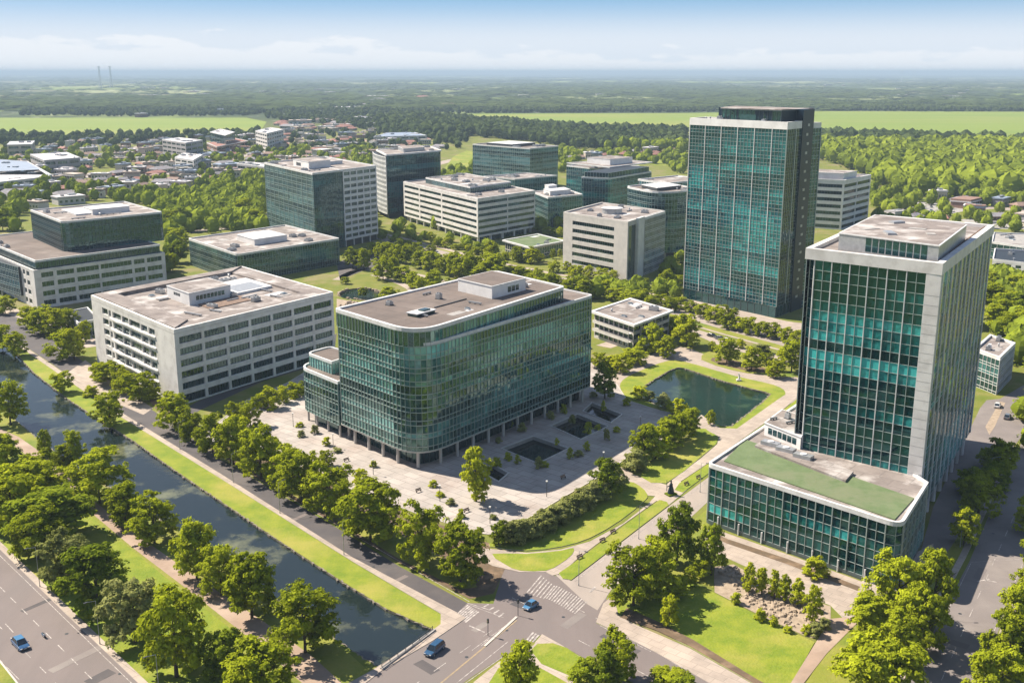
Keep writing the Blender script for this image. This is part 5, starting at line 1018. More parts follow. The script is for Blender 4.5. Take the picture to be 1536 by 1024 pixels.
Z8 = lambda L: [(490 + x / 4.955, 340 + b / 4.955, 340 + t / 4.955, w / 4.955) for x, b, t, w in L]
row(Z8([(195, 305, 160, 90), (280, 320, 170, 100), (420, 395, 232, 110), (505, 375, 228, 80), (565, 405, 295, 100), (640, 455, 340, 90), (705, 485, 372, 90), (800, 505, 330, 120), (925, 475, 388, 90), (470, 575, 450, 130), (138, 425, 375, 50), (270, 520, 455, 60), (990, 450, 400, 60)]), 'park_tree', 'leafy tree, @ from the left in the park around the small garden pond', 'tree', 'trees around the garden pond', ['roundleaf', 'ovalleaf'])
row(Z8([(340, 210, 125, 70), (395, 240, 125, 80), (450, 250, 120, 80), (515, 265, 135, 80), (590, 275, 150, 90), (668, 225, 120, 80), (700, 305, 175, 110), (785, 330, 185, 120), (780, 210, 138, 60), (880, 350, 210, 110), (955, 370, 195, 110), (1030, 385, 215, 130), (1060, 320, 190, 90), (1140, 400, 290, 120), (1245, 385, 208, 150), (1390, 400, 298, 110), (1450, 400, 300, 90), (1510, 410, 345, 90), (1190, 330, 250, 70), (600, 210, 130, 60), (545, 225, 95, 60)]), 'avenue_tree', 'full green tree, @ from the left along this side of the tree lined road', 'tree', 'trees on the near side of the tree-lined road', ['roundleaf', 'ovalleaf', 'roundleaf'])
row(Z8([(490, 112, 80, 50), (545, 150, 85, 50), (600, 160, 100, 60), (775, 125, 42, 65), (825, 150, 90, 50), (900, 155, 80, 75), (1010, 170, 125, 50), (1060, 180, 130, 50), (1120, 205, 150, 70), (1225, 222, 112, 90), (1335, 245, 190, 50), (1410, 255, 152, 70), (1450, 265, 222, 50), (1515, 275, 168, 80), (960, 170, 130, 50)]), 'street_tree', 'small street tree, @ from the left before the white strip-window office', 'tree', 'street trees on the far side of the tree-lined road', ['roundleaf', 'ovalleafy'])
Z6 = lambda L: [(700 + x / 3.938, 190 + b / 3.938, 190 + t / 3.938, w / 3.938) for x, b, t, w in L]
row(Z6([(230, 785, 740, 40), (300, 800, 712, 60), (325, 800, 755, 40), (385, 805, 720, 75), (430, 795, 750, 50), (490, 640, 595, 60), (550, 650, 595, 40), (510, 780, 725, 25), (550, 770, 725, 25), (515, 860, 796, 60), (592, 862, 798, 50), (655, 885, 820, 70), (720, 892, 820, 55), (800, 905, 838, 70), (865, 915, 850, 60), (1058, 945, 895, 35), (1180, 960, 845, 70), (1245, 962, 878, 60), (1255, 865, 825, 40), (1190, 830, 808, 30), (620, 880, 830, 40), (1000, 945, 920, 30), (940, 935, 905, 30)]), 'street_tree', 'small street tree, @ from the left before the pavilion and pale grey office', 'tree', 'street trees before the pale grey office', ['ovalleafy', 'roundleaf'])
row(Z6([(40, 880, 760, 100), (100, 900, 820, 90), (160, 905, 755, 120), (270, 900, 825, 90), (345, 910, 845, 80), (420, 945, 840, 80), (505, 985, 868, 110), (600, 1000, 900, 100), (640, 990, 888, 100), (700, 1020, 900, 90), (760, 1010, 935, 80), (815, 990, 905, 90), (890, 1030, 955, 90), (960, 1050, 970, 80), (1030, 1055, 965, 90), (1090, 1080, 1000, 80), (1150, 1060, 990, 70), (1200, 1090, 1010, 80)]), 'avenue_tree', 'full green tree, @ from the left in the belt behind the curved glass office roof', 'tree', 'belt behind the curved glass office', ['roundleaf', 'ovalleaf'])

# ------------------------------------------------------------------ scattered trees further out
FPX = [  # (polygon in photo pixels, spacing m, (hmin,hmax), name of place)
    ([(240, 345), (235, 300), (300, 285), (395, 262), (397, 350), (330, 352), (290, 352)], 13, (9, 14), 'the left middle wood'),
    ([(0, 345), (0, 285), (80, 268), (130, 290), (240, 302), (240, 318), (150, 302), (45, 312), (40, 350)], 13, (9, 14), 'the wood behind the stepped office'),
    ([(244, 420), (244, 372), (280, 362), (280, 410)], 11, (8, 12), 'the gap right of the stepped office'),
    ([(664, 320), (664, 262), (708, 250), (712, 268), (690, 290)], 12, (8, 12), 'the trees right of the curved-end tower'),
    ([(528, 300), (530, 215), (562, 222), (562, 335), (548, 330)], 12, (8, 12), 'the trees left of the curved-end tower'),
    ([(1305, 335), (1303, 285), (1350, 292), (1400, 330), (1420, 350)], 15, (8, 13), 'the trees right of the white banded office'),
    ([(1478, 500), (1484, 410), (1536, 430), (1600, 440), (1600, 560), (1536, 560), (1520, 510)], 11, (7, 12), 'the gardens right of the white-framed tower'),
    ([(1390, 350), (1410, 305), (1536, 300), (1600, 345), (1540, 352), (1480, 345)], 22, (7, 11), 'the car park hedges at the right edge'),
]
R9 = random.Random(9); scatter = []
def sc(poly, sp, hr, place):
    q = pg(poly); xs = [p[0] for p in q]; ys = [p[1] for p in q]; nx = int((max(xs) - min(xs)) / sp) + 1; ny = int((max(ys) - min(ys)) / sp) + 1; out = []
    for i in range(nx):
        for j in range(ny):
            x = min(xs) + (i + R9.uniform(.1, .9)) * sp; y = min(ys) + (j + R9.uniform(.1, .9)) * sp
            if R9.random() < .85 and inside(x, y, q): out.append((x, y, R9.uniform(*hr)))
    return out
FAR = []
budget = 296 - NT[0]
cand = []
for k, (poly, sp, hr, place) in enumerate(FPX):
    for t in sc(poly, sp, hr, place): cand.append((t[2] / t[1], t, place))
cand.sort(key=lambda c: -c[0])
cnt = {}
for i, (s, (x, y, h), place) in enumerate(cand):
    if i < budget:
        cnt[place] = cnt.get(place, 0) + 1
        put_tree(x, y, h, h * R9.uniform(.85, 1.05), R9.choice(['roundleaf', 'ovalleaf', 'roundleaf', 'ovalleafd']), 'woodland_tree', 'woodland tree, %s largest in %s' % (ordn(min(cnt[place], 69)), place), 'tree', 'trees in ' + place, low=.08)
    else: FAR.append((x, y, h, h * .95))
# ------------------------------------------------------------------ far woods as one mass
WOODS = [
    ([(1228, 208), (1340, 214), (1600, 222), (1600, 300), (1400, 296), (1330, 288), (1300, 262), (1228, 240)], 13, (14, 24), 'near'),
    ([(600, 176), (690, 181), (800, 192), (900, 198), (1030, 200), (1030, 232), (960, 226), (880, 226), (800, 214), (720, 206), (640, 206), (560, 186)], 15, (13, 21), 'mid'),
    ([(410, 178), (600, 178), (700, 205), (700, 220), (600, 205), (520, 190), (430, 184)], 17, (9, 14), 'mid'),
    ([(0, 200), (60, 205), (180, 203), (300, 203), (400, 198), (390, 207), (200, 216), (0, 225)], 20, (8, 14), 'mid'),
    ([(30, 174), (40, 166), (150, 158), (370, 158), (400, 170), (370, 174), (200, 175)], 20, (9, 15), 'far'),
    ([(400, 178), (400, 155), (560, 152), (700, 158), (900, 160), (1000, 168), (820, 170), (640, 171), (560, 176)], 24, (9, 14), 'far'),
    ([(700, 170), (740, 160), (900, 152), (1000, 156), (1250, 156), (1440, 158), (1620, 160), (1620, 167), (1400, 168), (1200, 166), (1024, 169)], 20, (9, 15), 'far'),
    ([(0, 240), (560, 215), (560, 262), (395, 285), (240, 300), (120, 290), (0, 300)], 27, (7, 12), 'mid'),
    ([(0, 225), (560, 196), (700, 222), (560, 240), (0, 262)], 33, (7, 13), 'mid'),
    ([(838, 262), (838, 225), (880, 232), (990, 226), (1028, 236), (1028, 262), (980, 248), (880, 240)], 14, (7, 12), 'mid'),
    ([(1300, 345), (1440, 300), (1600, 300), (1600, 350), (1500, 352), (1440, 340)], 26, (6, 10), 'near'),
    ([(240, 380), (240, 300), (400, 285), (400, 352), (290, 352)], 14, (9, 14), 'near'),
    ([(560, 340), (600, 335), (606, 345), (720, 372), (760, 380), (740, 385), (600, 352)], 12, (5, 9), 'near'), ([(700, 445), (900, 425), (1030, 440), (1030, 460), (900, 452), (780, 430)], 15, (6, 10), 'near'),
    ([(990, 425), (1000, 395), (1026, 388), (1026, 420)], 9, (5, 8), 'near'), ([(565, 360), (600, 350), (700, 372), (740, 378), (745, 386), (640, 366), (590, 360)], 9, (4, 7), 'near'), ([(860, 440), (940, 430), (1024, 440), (1024, 448), (930, 446)], 9, (5, 9), 'near'), ([(255, 372), (282, 350), (300, 342), (262, 345)], 10, (7, 11), 'near'), ([(655, 345), (690, 338), (705, 262), (668, 270)], 11, (7, 11), 'mid'), ([(985, 440), (1024, 425), (1024, 455), (1000, 458)], 10, (6, 9), 'near'), ([(800, 350), (870, 340), (880, 320), (845, 330), (810, 335)], 12, (7, 11), 'near'), ([(1484, 470), (1600, 440), (1600, 585), (1520, 545), (1490, 500)], 9, (7, 12), 'near'), ([(1484, 412), (1600, 430), (1600, 440), (1484, 470)], 11, (7, 11), 'near'), ([(1525, 610), (1600, 600), (1600, 700), (1530, 680)], 9, (7, 11), 'near'), ([(1330, 300), (1460, 296), (1600, 300), (1600, 312), (1400, 308)], 14, (9, 15), 'near'),
    ([(420, 320), (525, 345), (528, 220), (395, 222), (400, 300)], 24, (7, 11), 'mid'),
]
for poly, sp, hr, kd in WOODS:
    for x, y, h in sc(poly, sp, hr, ''): FAR.append((x, y, h, h * R9.uniform(1.0, 1.3)))
HOUSES = []
def far_mass():
    tmpl = []; RN = np.random.RandomState(4)
    def blob(seed, nu, nv, kind, nl, sz):
        R = np.random.RandomState(seed); ph = R.uniform(0, 6, 4); C = []; T = []
        def pt(u, v):
            a = 2 * math.pi * u / nu; z = v / nv; r = .40 * math.sin(math.pi * min(1, (.10 + .9 * z))) ** .55 * (1 + .13 * math.sin(3 * a + ph[0] + 4 * z) + .09 * math.sin(5 * a + ph[1] - 7 * z)) * (1.0 if kind else 1.15 - .5 * z)
            return (r * math.cos(a), r * math.sin(a), .08 + .9 * z + .04 * math.sin(4 * a + ph[2]))
        for v in range(nv):
            for u in range(nu): C.append([pt(u, v), pt(u + 1, v), pt(u + 1, v + 1), pt(u, v + 1)]); T.append(.32 + R.uniform(-.1, .1))
        C = np.array(C); T = np.array(T); L_, t_ = leaf_cloud(seed, ['oval', 'round'][kind], nl, 9, sz); return np.concatenate([C, L_]), np.concatenate([T, t_])
    for s in range(5): tmpl.append((blob(200 + s, 9, 6, 1, 70, .042), blob(300 + s, 6, 4, 1, 12, .09), blob(400 + s, 8, 5, 1, 42, .055)))
    near, mid = [], []
    buckets = {'woodland': [], 'distant_woodland': []}
    for (x, y, h, w) in FAR:
        if any(abs(x - a) < r * .62 + 2 and abs(y - b) < r * .62 + 2 for a, b, r in HOUSES): continue
        lod = 0 if y < 950 else (2 if y < 1500 else 1); (C, T) = tmpl[RN.randint(5)][lod]; a = RN.uniform(0, 6.283); c, s = math.cos(a), math.sin(a)
        Q = np.empty_like(C); Q[..., 0] = (C[..., 0] * c - C[..., 1] * s) * w + x; Q[..., 1] = (C[..., 0] * s + C[..., 1] * c) * w + y; Q[..., 2] = C[..., 2] * h
        buckets['woodland' if lod != 1 else 'distant_woodland'].append((Q, np.clip(T + RN.uniform(-.3, .3), 0, 1)))
    # very distant clumps, in bands
    C0, T0 = leaf_cloud(900, 'bush', 14, 3, .16); n = 0
    while n < 7500:
        py = 109.5 + 62 * RN.rand() ** 2.0; px = RN.uniform(-120, 1660); x, y = P(px, py)
        v = noise.noise(Vector((x * .0006, y * .00042, 5))) + .5 * noise.noise(Vector((x * .003, y * .0016, 9)))
        if v < .10 and RN.rand() > .15: n += .3; continue
        if 2000 < y < 3050 and py > 156: n += .1; continue
        w = RN.uniform(40, 130) * (1 + y / 14000); h = RN.uniform(9, 15) * (1 + y / 30000); Q = C0.copy(); Q[..., 0] = Q[..., 0] * w * 1.6 + x; Q[..., 1] = Q[..., 1] * w + y; Q[..., 2] = Q[..., 2] * h; buckets['distant_woodland'].append((Q, np.clip(T0 + RN.uniform(-.3, .3), 0, 1))); n += 1
    for name, lab in (('woodland', 'dense belts of green woodland around the business park and town'), ('distant_woodland', 'distant woods and hedges fading to blue towards the horizon')):
        if not buckets[name]: continue
        me = quads_mesh(name, np.concatenate([b[0] for b in buckets[name]]), np.concatenate([b[1] for b in buckets[name]]), M['leaff' if name == 'woodland' else 'leafx']); o = link(bpy.data.objects.new(name, me)); tag(o, lab, 'woodland', None, 'stuff')
# ------------------------------------------------------------------ town
def house_meshes():
    out = []
    for wi in range(4):
        for ri in range(6):
            a, b, h = (1, .62, .34) ; w = MB(); w.box((0, 0, 0), (a, b, h), M['wall'][wi]); r = MB()
            if ri in (0, 1, 3): # gable
                e = .06; A = [(-a / 2 - e, -b / 2 - e, h), (a / 2 + e, -b / 2 - e, h), (a / 2 + e, b / 2 + e, h), (-a / 2 - e, b / 2 + e, h)]; t0, t1 = (-a / 2 + .12, 0, h + .26), (a / 2 - .12, 0, h + .26)
                m = M['roofs'][ri]; r.face([A[0], A[1], t1, t0], m); r.face([A[2], A[3], t0, t1], m); r.face([A[1], A[2], t1], m); r.face([A[3], A[0], t0], m); r.face(A[::-1], m); r.box((.18, .05, h + .12), (.07, .07, .2), M['wall'][1])
            else:
                r.box((0, 0, h), (a + .05, b + .05, .06), M['roofs'][ri]); r.box((.15, .05, h + .06), (.3, .2, .07), M['metal']); r.box((-.25, -.1, h + .06), (.12, .1, .05), M['dark'])
            for s in (-1, 1):
                for k in range(5): w.box((-.4 + k * .2, s * b * .5, h * .35), (.1, .012, h * .32), M['gwin'])
            out.append((w.mesh('walls'), r.mesh('roof'), wi, ri))
    return out
WN = ['cream', 'brick', 'white', 'grey']; RN_ = ['brown tiled roof', 'grey tiled roof', 'pale flat roof', 'red tiled roof', 'tan flat roof', 'blue metal roof']
def town():
    hm = house_meshes(); R = random.Random(31)
    zones = [([(0, 262), (0, 226), (230, 205), (560, 196), (700, 222), (560, 240), (395, 258), (240, 290), (130, 282)], 265, 'left town', (10, 19)), ([(405, 186), (560, 180), (560, 196), (420, 200)], 34, 'far town end', (14, 30)),
             ([(838, 240), (990, 226), (1020, 232), (880, 246)], 14, 'middle hamlet', (12, 20)), ([(1310, 330), (1400, 300), (1600, 300), (1600, 350), (1440, 342)], 16, 'right estate', (12, 18)), ([(0, 320), (0, 280), (120, 275), (230, 292), (120, 305)], 14, 'left woods', (12, 22)), ([(200, 178), (200, 150), (700, 150), (700, 165)], 22, 'far countryside', (20, 50)), ([(0, 120), (1536, 120), (1536, 148), (0, 150)], 90, 'horizon plain', (22, 60))]
    for poly, n, place, sr in zones:
        q = pg(poly); xs = [p[0] for p in q]; ys = [p[1] for p in q]; L_ = []; tr = 0
        while len(L_) < n and tr < 30000:
            tr += 1; px = R.uniform(min(p[0] for p in poly), max(p[0] for p in poly)); py = R.uniform(min(p[1] for p in poly), max(p[1] for p in poly))
            if not inside(px, py, poly): continue
            x, y = P(px, py); s = R.uniform(*sr) * (1.6 if R.random() < .12 else 1)
            if any(math.hypot(x - a, y - b) < (s + r) * .55 for a, b, r in HOUSES): continue
            HOUSES.append((x, y, s)); L_.append((y, x, s))
        L_.sort(); rows = {}; c = 0
        per = max(1, int(math.sqrt(len(L_)) * 1.4)); 
        for k in range(0, len(L_), per):
            rw = sorted(L_[k:k + per], key=lambda t: t[1])
            for j, (y, x, s) in enumerate(rw):
                w, r, wi, ri = R.choice([q_ for q_ in hm if q_[3] == 2] if place == 'horizon plain' else hm); big = s > sr[1]; t = thing('house' if ri in (0, 1, 3) else 'flat_roofed_building', '%s building with %s, %s from left, %s line from front, %s' % (WN[wi], RN_[ri], ordn(j + 1), ordn(k // per + 1), place), 'house' if ri in (0, 1, 3) else 'building', (x, y, 0), R.choice((.1, .7, -.5, 1.2)) + R.uniform(-.15, .15), 'buildings in ' + place)
                for me, nm in ((w, 'walls'), (r, 'roof')):
                    o = link(bpy.data.objects.new(nm, me), t); o.scale = (s, s, max(9, s * .5) if ri in (0, 1, 3) else R.uniform(14, 24))
    # larger sheds and blocks placed where the photograph shows them
    def shed(label, pts, h, wm, rm, nf=2, cap=0, name='large_shed'):
        q = ccw([P(*p, h) for p in pts]); t = thing(name, label, 'building', (*q[0], 0)); core(t, q, 0, h - .6, M['core'], .8)
        for i in range(len(q)): 
            L_ = math.dist(q[i], q[(i + 1) % len(q)]); ribbon(t, q, i, 0, h - .5, even_rows(0, h - 1, nf, .45, .3), cols_even(max(2, int(L_ / 14)), 3, L_, 2, 2), wm, M['gwin'], M['frame'], th=.7, pane=5, seed=len(label), cap=cap)
        roof(t, q, h, rm, M['coping'], ph=.4, pw=1.2); clutter(t, q, h - .4, 4, len(label), 2.0); base_at(t); c = q[0]; HOUSES.append((sum(p[0] for p in q) / 4, sum(p[1] for p in q) / 4, math.dist(q[0], q[2]) / 2.6))
    shed('long blue-roofed warehouse cut by the left picture edge', [(-40, 262), (78, 262), (42, 242), (-40, 236)], 10, M['wall'][2], M['roofs'][5]); shed('pale-roofed warehouse beside the long blue-roofed warehouse at the left edge', [(-30, 276), (76, 264), (60, 254), (-30, 258)], 10, M['wall'][2], M['roofs'][2])
    shed('wide hall with curved pale roof above the left warehouses', [(66, 240), (120, 236), (100, 228), (45, 231)], 14, M['wall'][3], M['roofs'][2]); shed('grey glass hall with flat pale roof at the far middle of the town', [(243, 209), (278, 214), (304, 210), (268, 206)], 22, M['wall'][3], M['roofs'][2], 4); shed('white four-storey block in the far town with rows of windows', [(383, 196), (400, 200), (425, 194), (405, 191)], 26, M['wall'][2], M['roofs'][2], 5)
    shed('dark glazed block left of the white four-storey block in the far town', [(315, 198), (338, 203), (352, 198), (330, 193)], 24, M['gdark'], M['roofs'][2], 4); shed('long red-roofed hall in the far town', [(310, 214), (325, 220), (372, 211), (352, 207)], 12, M['wall'][1], M['roofs'][3]); shed('white two-wing building with pale roof in the middle of the town', [(262, 236), (290, 240), (304, 232), (275, 229)], 14, M['wall'][2], M['roofs'][2], 3)
    shed('pale low block with white canopy behind the glass and white block', [(355, 245), (396, 250), (400, 245), (365, 242)], 12, M['wall'][3], M['roofs'][2]); shed('tan-roofed school among trees in the town', [(10, 217), (48, 216), (52, 211), (15, 212)], 14, M['wall'][0], M['roofs'][2]); shed('white shed with arched roof right of the town woods', [(560, 205), (640, 203), (620, 198), (580, 199)], 10, M['wall'][2], M['roofs'][5]); pass
town(); far_mass()
# ------------------------------------------------------------------ masts on the skyline
def mast(x, yb, yt, label, kind):
    X, Y = P(x, yb); h = height(x, yt, yb); h = min(h, 250)
    h = (yb - yt) / F * Y * 1.0; t = thing('lattice_mast' if kind < 2 else 'wind_turbine', label, 'mast' if kind < 2 else 'wind turbine', (X, Y, 0)); w = h * .035
    if kind == 0:
        mb = MB()
        for s in ((-1, -1), (1, -1), (1, 1), (-1, 1)): mb.tube((s[0] * w * 2.0, s[1] * w * 2.0, 0), (s[0] * w * .8, s[1] * w * .8, h * .22), w * .3, w * .28, M['mull'], 6); mb.tube((s[0] * w * .8, s[1] * w * .8, h * .22), (s[0] * w * .6, s[1] * w * .6, h * .95), w * .28, w * .2, M['mull'], 6)
        for k in range(14):
            z = h * (.05 + k * .065); r = w * (1.6 if k < 3 else .8); mb.box((0, 0, z), (r * 1.9, r * 1.9, w * .12), M['mull'])
        mb.build('mast_frame', t); hd = MB(); hd.box((0, 0, h * .95), (w * 3.2, w * 2.6, h * .02), M['mull']); hd.tube((0, 0, h * .97), (0, 0, h), w * .4, w * .2, M['mull']); hd.build('mast_head', t)
    elif kind == 1:
        mb = MB(); mb.tube((0, 0, 0), (0, 0, h), w * .5, w * .25, M['mull'], 6); mb.box((0, 0, h * .8), (w * 2, w * 2, w), M['mull']); mb.build('mast_frame', t)
    else:
        mb = MB(); mb.tube((0, 0, 0), (0, 0, h * .7), w * .45, w * .3, M['coping'], 8); mb.build('turbine_tower', t); 
        for k in range(3):
            a = 1.1 + k * 2.094; b = MB(); b.tube((0, -w, h * .7), (math.cos(a) * h * .3, -w, h * .7 + math.sin(a) * h * .3), w * .3, w * .12, M['coping'], 6); b.build('rotor_blade', t)
        b = MB(); b.box((0, 0, h * .69), (w * .9, w * 2.4, w), M['coping']); b.build('nacelle', t)
mast(151, 133, 101, 'left one of the twin tall lattice masts on the left skyline', 0); mast(167.5, 133, 101, 'right one of the twin tall lattice masts on the left skyline', 0)
mast(1352, 123, 101, 'left wind turbine of the white pair on the right skyline', 2); mast(1370, 120, 102, 'right wind turbine of the white pair on the right skyline', 2); mast(471, 114, 103, 'thin grey mast on the skyline above the glass and white block', 1); mast(951, 113, 104, 'thin grey mast on the skyline left of the tallest tower', 1); mast(1429, 114, 102, 'thin grey mast on the skyline far right', 1)
# ------------------------------------------------------------------ vehicles
def paintmat(name, c):
    m = mk(name, c, None, .25, spec=.6); m.node_tree.nodes['Principled BSDF'].inputs['Coat Weight'].default_value = .8; return m
M['blue'] = paintmat('blue_car_paint', (.012, .06, .15)); M['navy'] = paintmat('dark_blue_car_paint', (.012, .055, .12)); M['sky'] = paintmat('light_blue_car_paint', (.045, .15, .28)); M['greyc'] = paintmat('grey_car_paint', (.12, .13, .14)); M['blackc'] = paintmat('black_car_paint', (.02, .02, .024)); M['whitec'] = paintmat('white_car_paint', (.6, .6, .6))
M['cg'] = mk('car_glass', (.008, .014, .02), None, .05, spec=.8); M['tyre'] = mk('tyre', (.02, .02, .02), None, .9); M['lamp'] = mk('lamp_glass', (.6, .6, .58), None, .1); M['red'] = mk('tail_lamp_red', (.35, .01, .01), None, .2)
def car(px, py, face, label, m, L_=4.6, W_=1.85, Hc=1.5, suv=False, group=None, name='car', sc=1.0, rm=None):
    X, Y = P(px, py, .03); fx, fy = P(*face, .03); rz = math.atan2(fy - Y, fx - X); t = thing(name, label, 'car', (X, Y, .03), rz, group); t.scale = (sc, sc, sc)
    zb = .32; belt = .86 if not suv else .98; st = [(-.5, .34, .62, .80), (-.485, .28, .80, .92), (-.30, .26, belt, 1), (.18, .26, belt, 1), (.40, .27, belt - .10, .97), (.485, .30, belt - .22, .88), (.5, .36, belt - .32, .78)]; mb = MB(); rings = []
    for s, z0, z1, w in st:
        x = s * L_; b = W_ / 2 * w; rings.append([(x, -b, z0), (x, -b * 1.0, (z0 + z1) * .52), (x, -b * .93, z1 - .04), (x, -b * .86, z1), (x, b * .86, z1), (x, b * .93, z1 - .04), (x, b, (z0 + z1) * .52), (x, b, z0)])
    def loft(mb, rings, m, ends=True):
        for a, b in zip(rings[:-1], rings[1:]):
            n = len(a)
            for i in range(n): j = (i + 1) % n; mb.face([a[i], a[j], b[j], b[i]][::-1], m)
        if ends: mb.face(rings[0], m); mb.face(rings[-1][::-1], m)
    loft(mb, rings, m); mb.build('body', t)
    r0, r1, r2, r3 = (-.40, -.27, .10, .27) if not suv else (-.47, -.40, .14, .28); g = MB(); top = Hc - .06; hw = W_ / 2
    def ring(x, z, w): return [(x, -w, z), (x, w, z)]
    A = [(r0 * L_, -hw * .86, belt - .02), (r3 * L_, -hw * .86, belt - .04), (r3 * L_, hw * .86, belt - .04), (r0 * L_, hw * .86, belt - .02)]; B = [(r1 * L_, -hw * .68, top), (r2 * L_, -hw * .68, top), (r2 * L_, hw * .68, top), (r1 * L_, hw * .68, top)]
    g.solid(A, B, M['cg']); gl = g.build('window_glass', t)
    rf = MB(); o = .02; C = [(r1 * L_ - o, -hw * .70, top), (r2 * L_ + o, -hw * .70, top), (r2 * L_ + o, hw * .70, top), (r1 * L_ - o, hw * .70, top)]; D = [(x * .96, y * .9, top + .06) for x, y, z in C]; rf.solid(C, D, rm or m)
    for k in (0, 1, 2, 3):
        a, b = Vector(A[k]), Vector(B[k]); n = Vector((0, -1 if k < 2 else 1, 0)) * .015; rf.tube(a + n, b + n, .045, .04, rm or m, 5)
    for s in (-1, 1): rf.tube((-.05 * L_, s * hw * .865, belt - .02), (-.05 * L_, s * hw * .69, top), .04, .04, rm or m, 5)
    rf.build('roof', t)
    for sx in (-.31, .31):
        for sy in (-1, 1):
            w = MB(); w.tube((sx * L_, sy * (hw - .22), .33), (sx * L_, sy * (hw + .01), .33), .33, .33, M['tyre'], 18); wo = w.build('wheel', t); r = MB(); r.tube((sx * L_, sy * (hw + .01), .33), (sx * L_, sy * (hw + .025), .33), .21, .2, M['metal'], 12); r.build('rim', wo)
    for sy in (-1, 1):
        l = MB(); l.box((L_ * .485, sy * hw * .62, belt - .36), (.16, .38, .14), M['lamp']); l.build('headlight', t); l = MB(); l.box((-L_ * .49, sy * hw * .64, .62), (.12, .30, .14), M['red']); l.build('tail_light', t); l = MB(); l.box((r3 * L_ * .72, sy * (hw + .06), belt), (.12, .16, .12), m); l.build('side_mirror', t)
    b = MB(); b.box((L_ * .497, 0, .42), (.05, W_ * .55, .2), M['dark']); b.box((L_ * .51, 0, .45), (.02, .45, .1), M['whitec']); b.build('grille', t)
car(31, 968, (52, 990), 'bright blue car with blue roof driving on the wide main road at the bottom left', M['blue'], 5.1, 2.1, 1.65, rm=M['sky'])
car(652, 977, (636, 990), 'dark blue long people carrier heading away from the street crossing over the bridge', M['navy'], 4.9, 1.95, 1.75, suv=True)
car(796, 911, (781, 920), 'small light blue car in the middle of the street crossing', M['sky'], 3.6, 1.75, 1.5, rm=M['sky'])
for i, (x, y, fx, fy, m, l) in enumerate([(1068, 505, 1076, 507, 'blackc', 'black parked car, leftmost of the three behind the pond beds'), (1080, 509, 1090, 511, 'greyc', 'grey parked car, middle of the three behind the pond beds'), (1092, 512, 1100, 514, 'blackc', 'black parked car, rightmost of the three behind the pond beds'), (1496, 610, 1500, 600, 'whitec', 'white parked car beside the small entrance block'),
        (1511, 627, 1516, 618, 'greyc', 'grey parked car on the paving near the side road bend'), (880, 522, 890, 525, 'greyc', 'grey parked car near the small balcony office'), (655, 380, 665, 383, 'whitec', 'white car on the tree-lined road, left of the pavilion'), (800, 409, 812, 412, 'blackc', 'black car on the tree-lined road before the pavilion')]):
    car(x, y, (fx, fy), l, M[m], group='small parked and distant cars')
Rc = random.Random(5)
for i in range(14):
    x = 1345 + (i % 7) * 13; y = 308 + (i // 7) * 6 + (i % 7) * .8; c = Rc.choice(['whitec', 'greyc', 'blackc', 'sky']); car(x, y, (x + 6, y + 3), '%s parked car, %s from left in %s line of the far right car park' % ({'whitec': 'white', 'greyc': 'grey', 'blackc': 'black', 'sky': 'light blue'}[c], ordn(i % 7 + 1), ordn(i // 7 + 1)), M[c], group='cars in the far right car park')
# motor scooter lying in the lane
X, Y = P(66, 955, .03); t = thing('motor_scooter', 'small pale blue and black motor scooter on the main road beside the bright blue car', 'motor scooter', (X, Y, .03), math.atan2(-.7, .7))
for s in (-.55, .55):
    w = MB(); w.tube((s, -.06, .25), (s, .06, .25), .25, .25, M['tyre'], 16); w.build('wheel', t)
mb = MB(); mb.box((-.35, 0, .3), (.75, .34, .42), M['sky']); mb.box((0, 0, .22), (.6, .3, .08), M['whitec']); mb.tube((.55, 0, .25), (.38, 0, 1.0), .05, .04, M['metal']); mb.box((.42, 0, .35), (.10, .42, .5), M['whitec']); mb.build('body', t); s = MB(); s.box((-.3, 0, .72), (.65, .28, .1), M['dark']); s.build('seat', t); h = MB(); h.tube((.38, -.33, 1.0), (.38, .33, 1.0), .025, .025, M['dark']); h.build('handlebar', t)
# ------------------------------------------------------------------ street furniture
def lamp(px, py, label, h=8, dx=1.6, grp='street lamps', rz=0):
    X, Y = P(px, py); t = thing('street_lamp', label, 'street lamp', (X, Y, .05), rz, grp); mb = MB(); mb.tube((0, 0, 0), (0, 0, .5), .14, .11, M['metal']); mb.tube((0, 0, .5), (0, 0, h), .08, .05, M['metal']); mb.tube((0, 0, h), (dx, 0, h + .25), .04, .03, M['metal']); mb.build('pole', t); l = MB(); l.box((dx + .2, 0, h + .2), (.8, .28, .12), M['dark']); l.box((dx + .25, 0, h + .17), (.5, .2, .03), M['lamp']); l.build('lamp_head', t)
for i, (x, y) in enumerate([(516, 832), (420, 770), (350, 724), (270, 674)]): lamp(x, y, 'slim street lamp, %s from the crossing on the canal road pavement' % ordn(i + 1), rz=.9)
for i, (x, y) in enumerate([(868, 878), (958, 808), (1050, 738)]): lamp(x, y, 'slim street lamp, %s from the crossing beside the pale road' % ordn(i + 1), rz=-.7)
for i, (x, y) in enumerate([(1388, 920), (1440, 820), (1484, 730)]): lamp(x, y, 'slim street lamp, %s from the bottom on the left pavement of the side road' % ordn(i + 1), rz=0)
for i, (x, y) in enumerate([(240, 1052), (150, 966), (60, 880)]): lamp(x, y, 'slim street lamp, %s from the bottom beside the wide main road' % ordn(i + 1), 9, rz=-2.4)
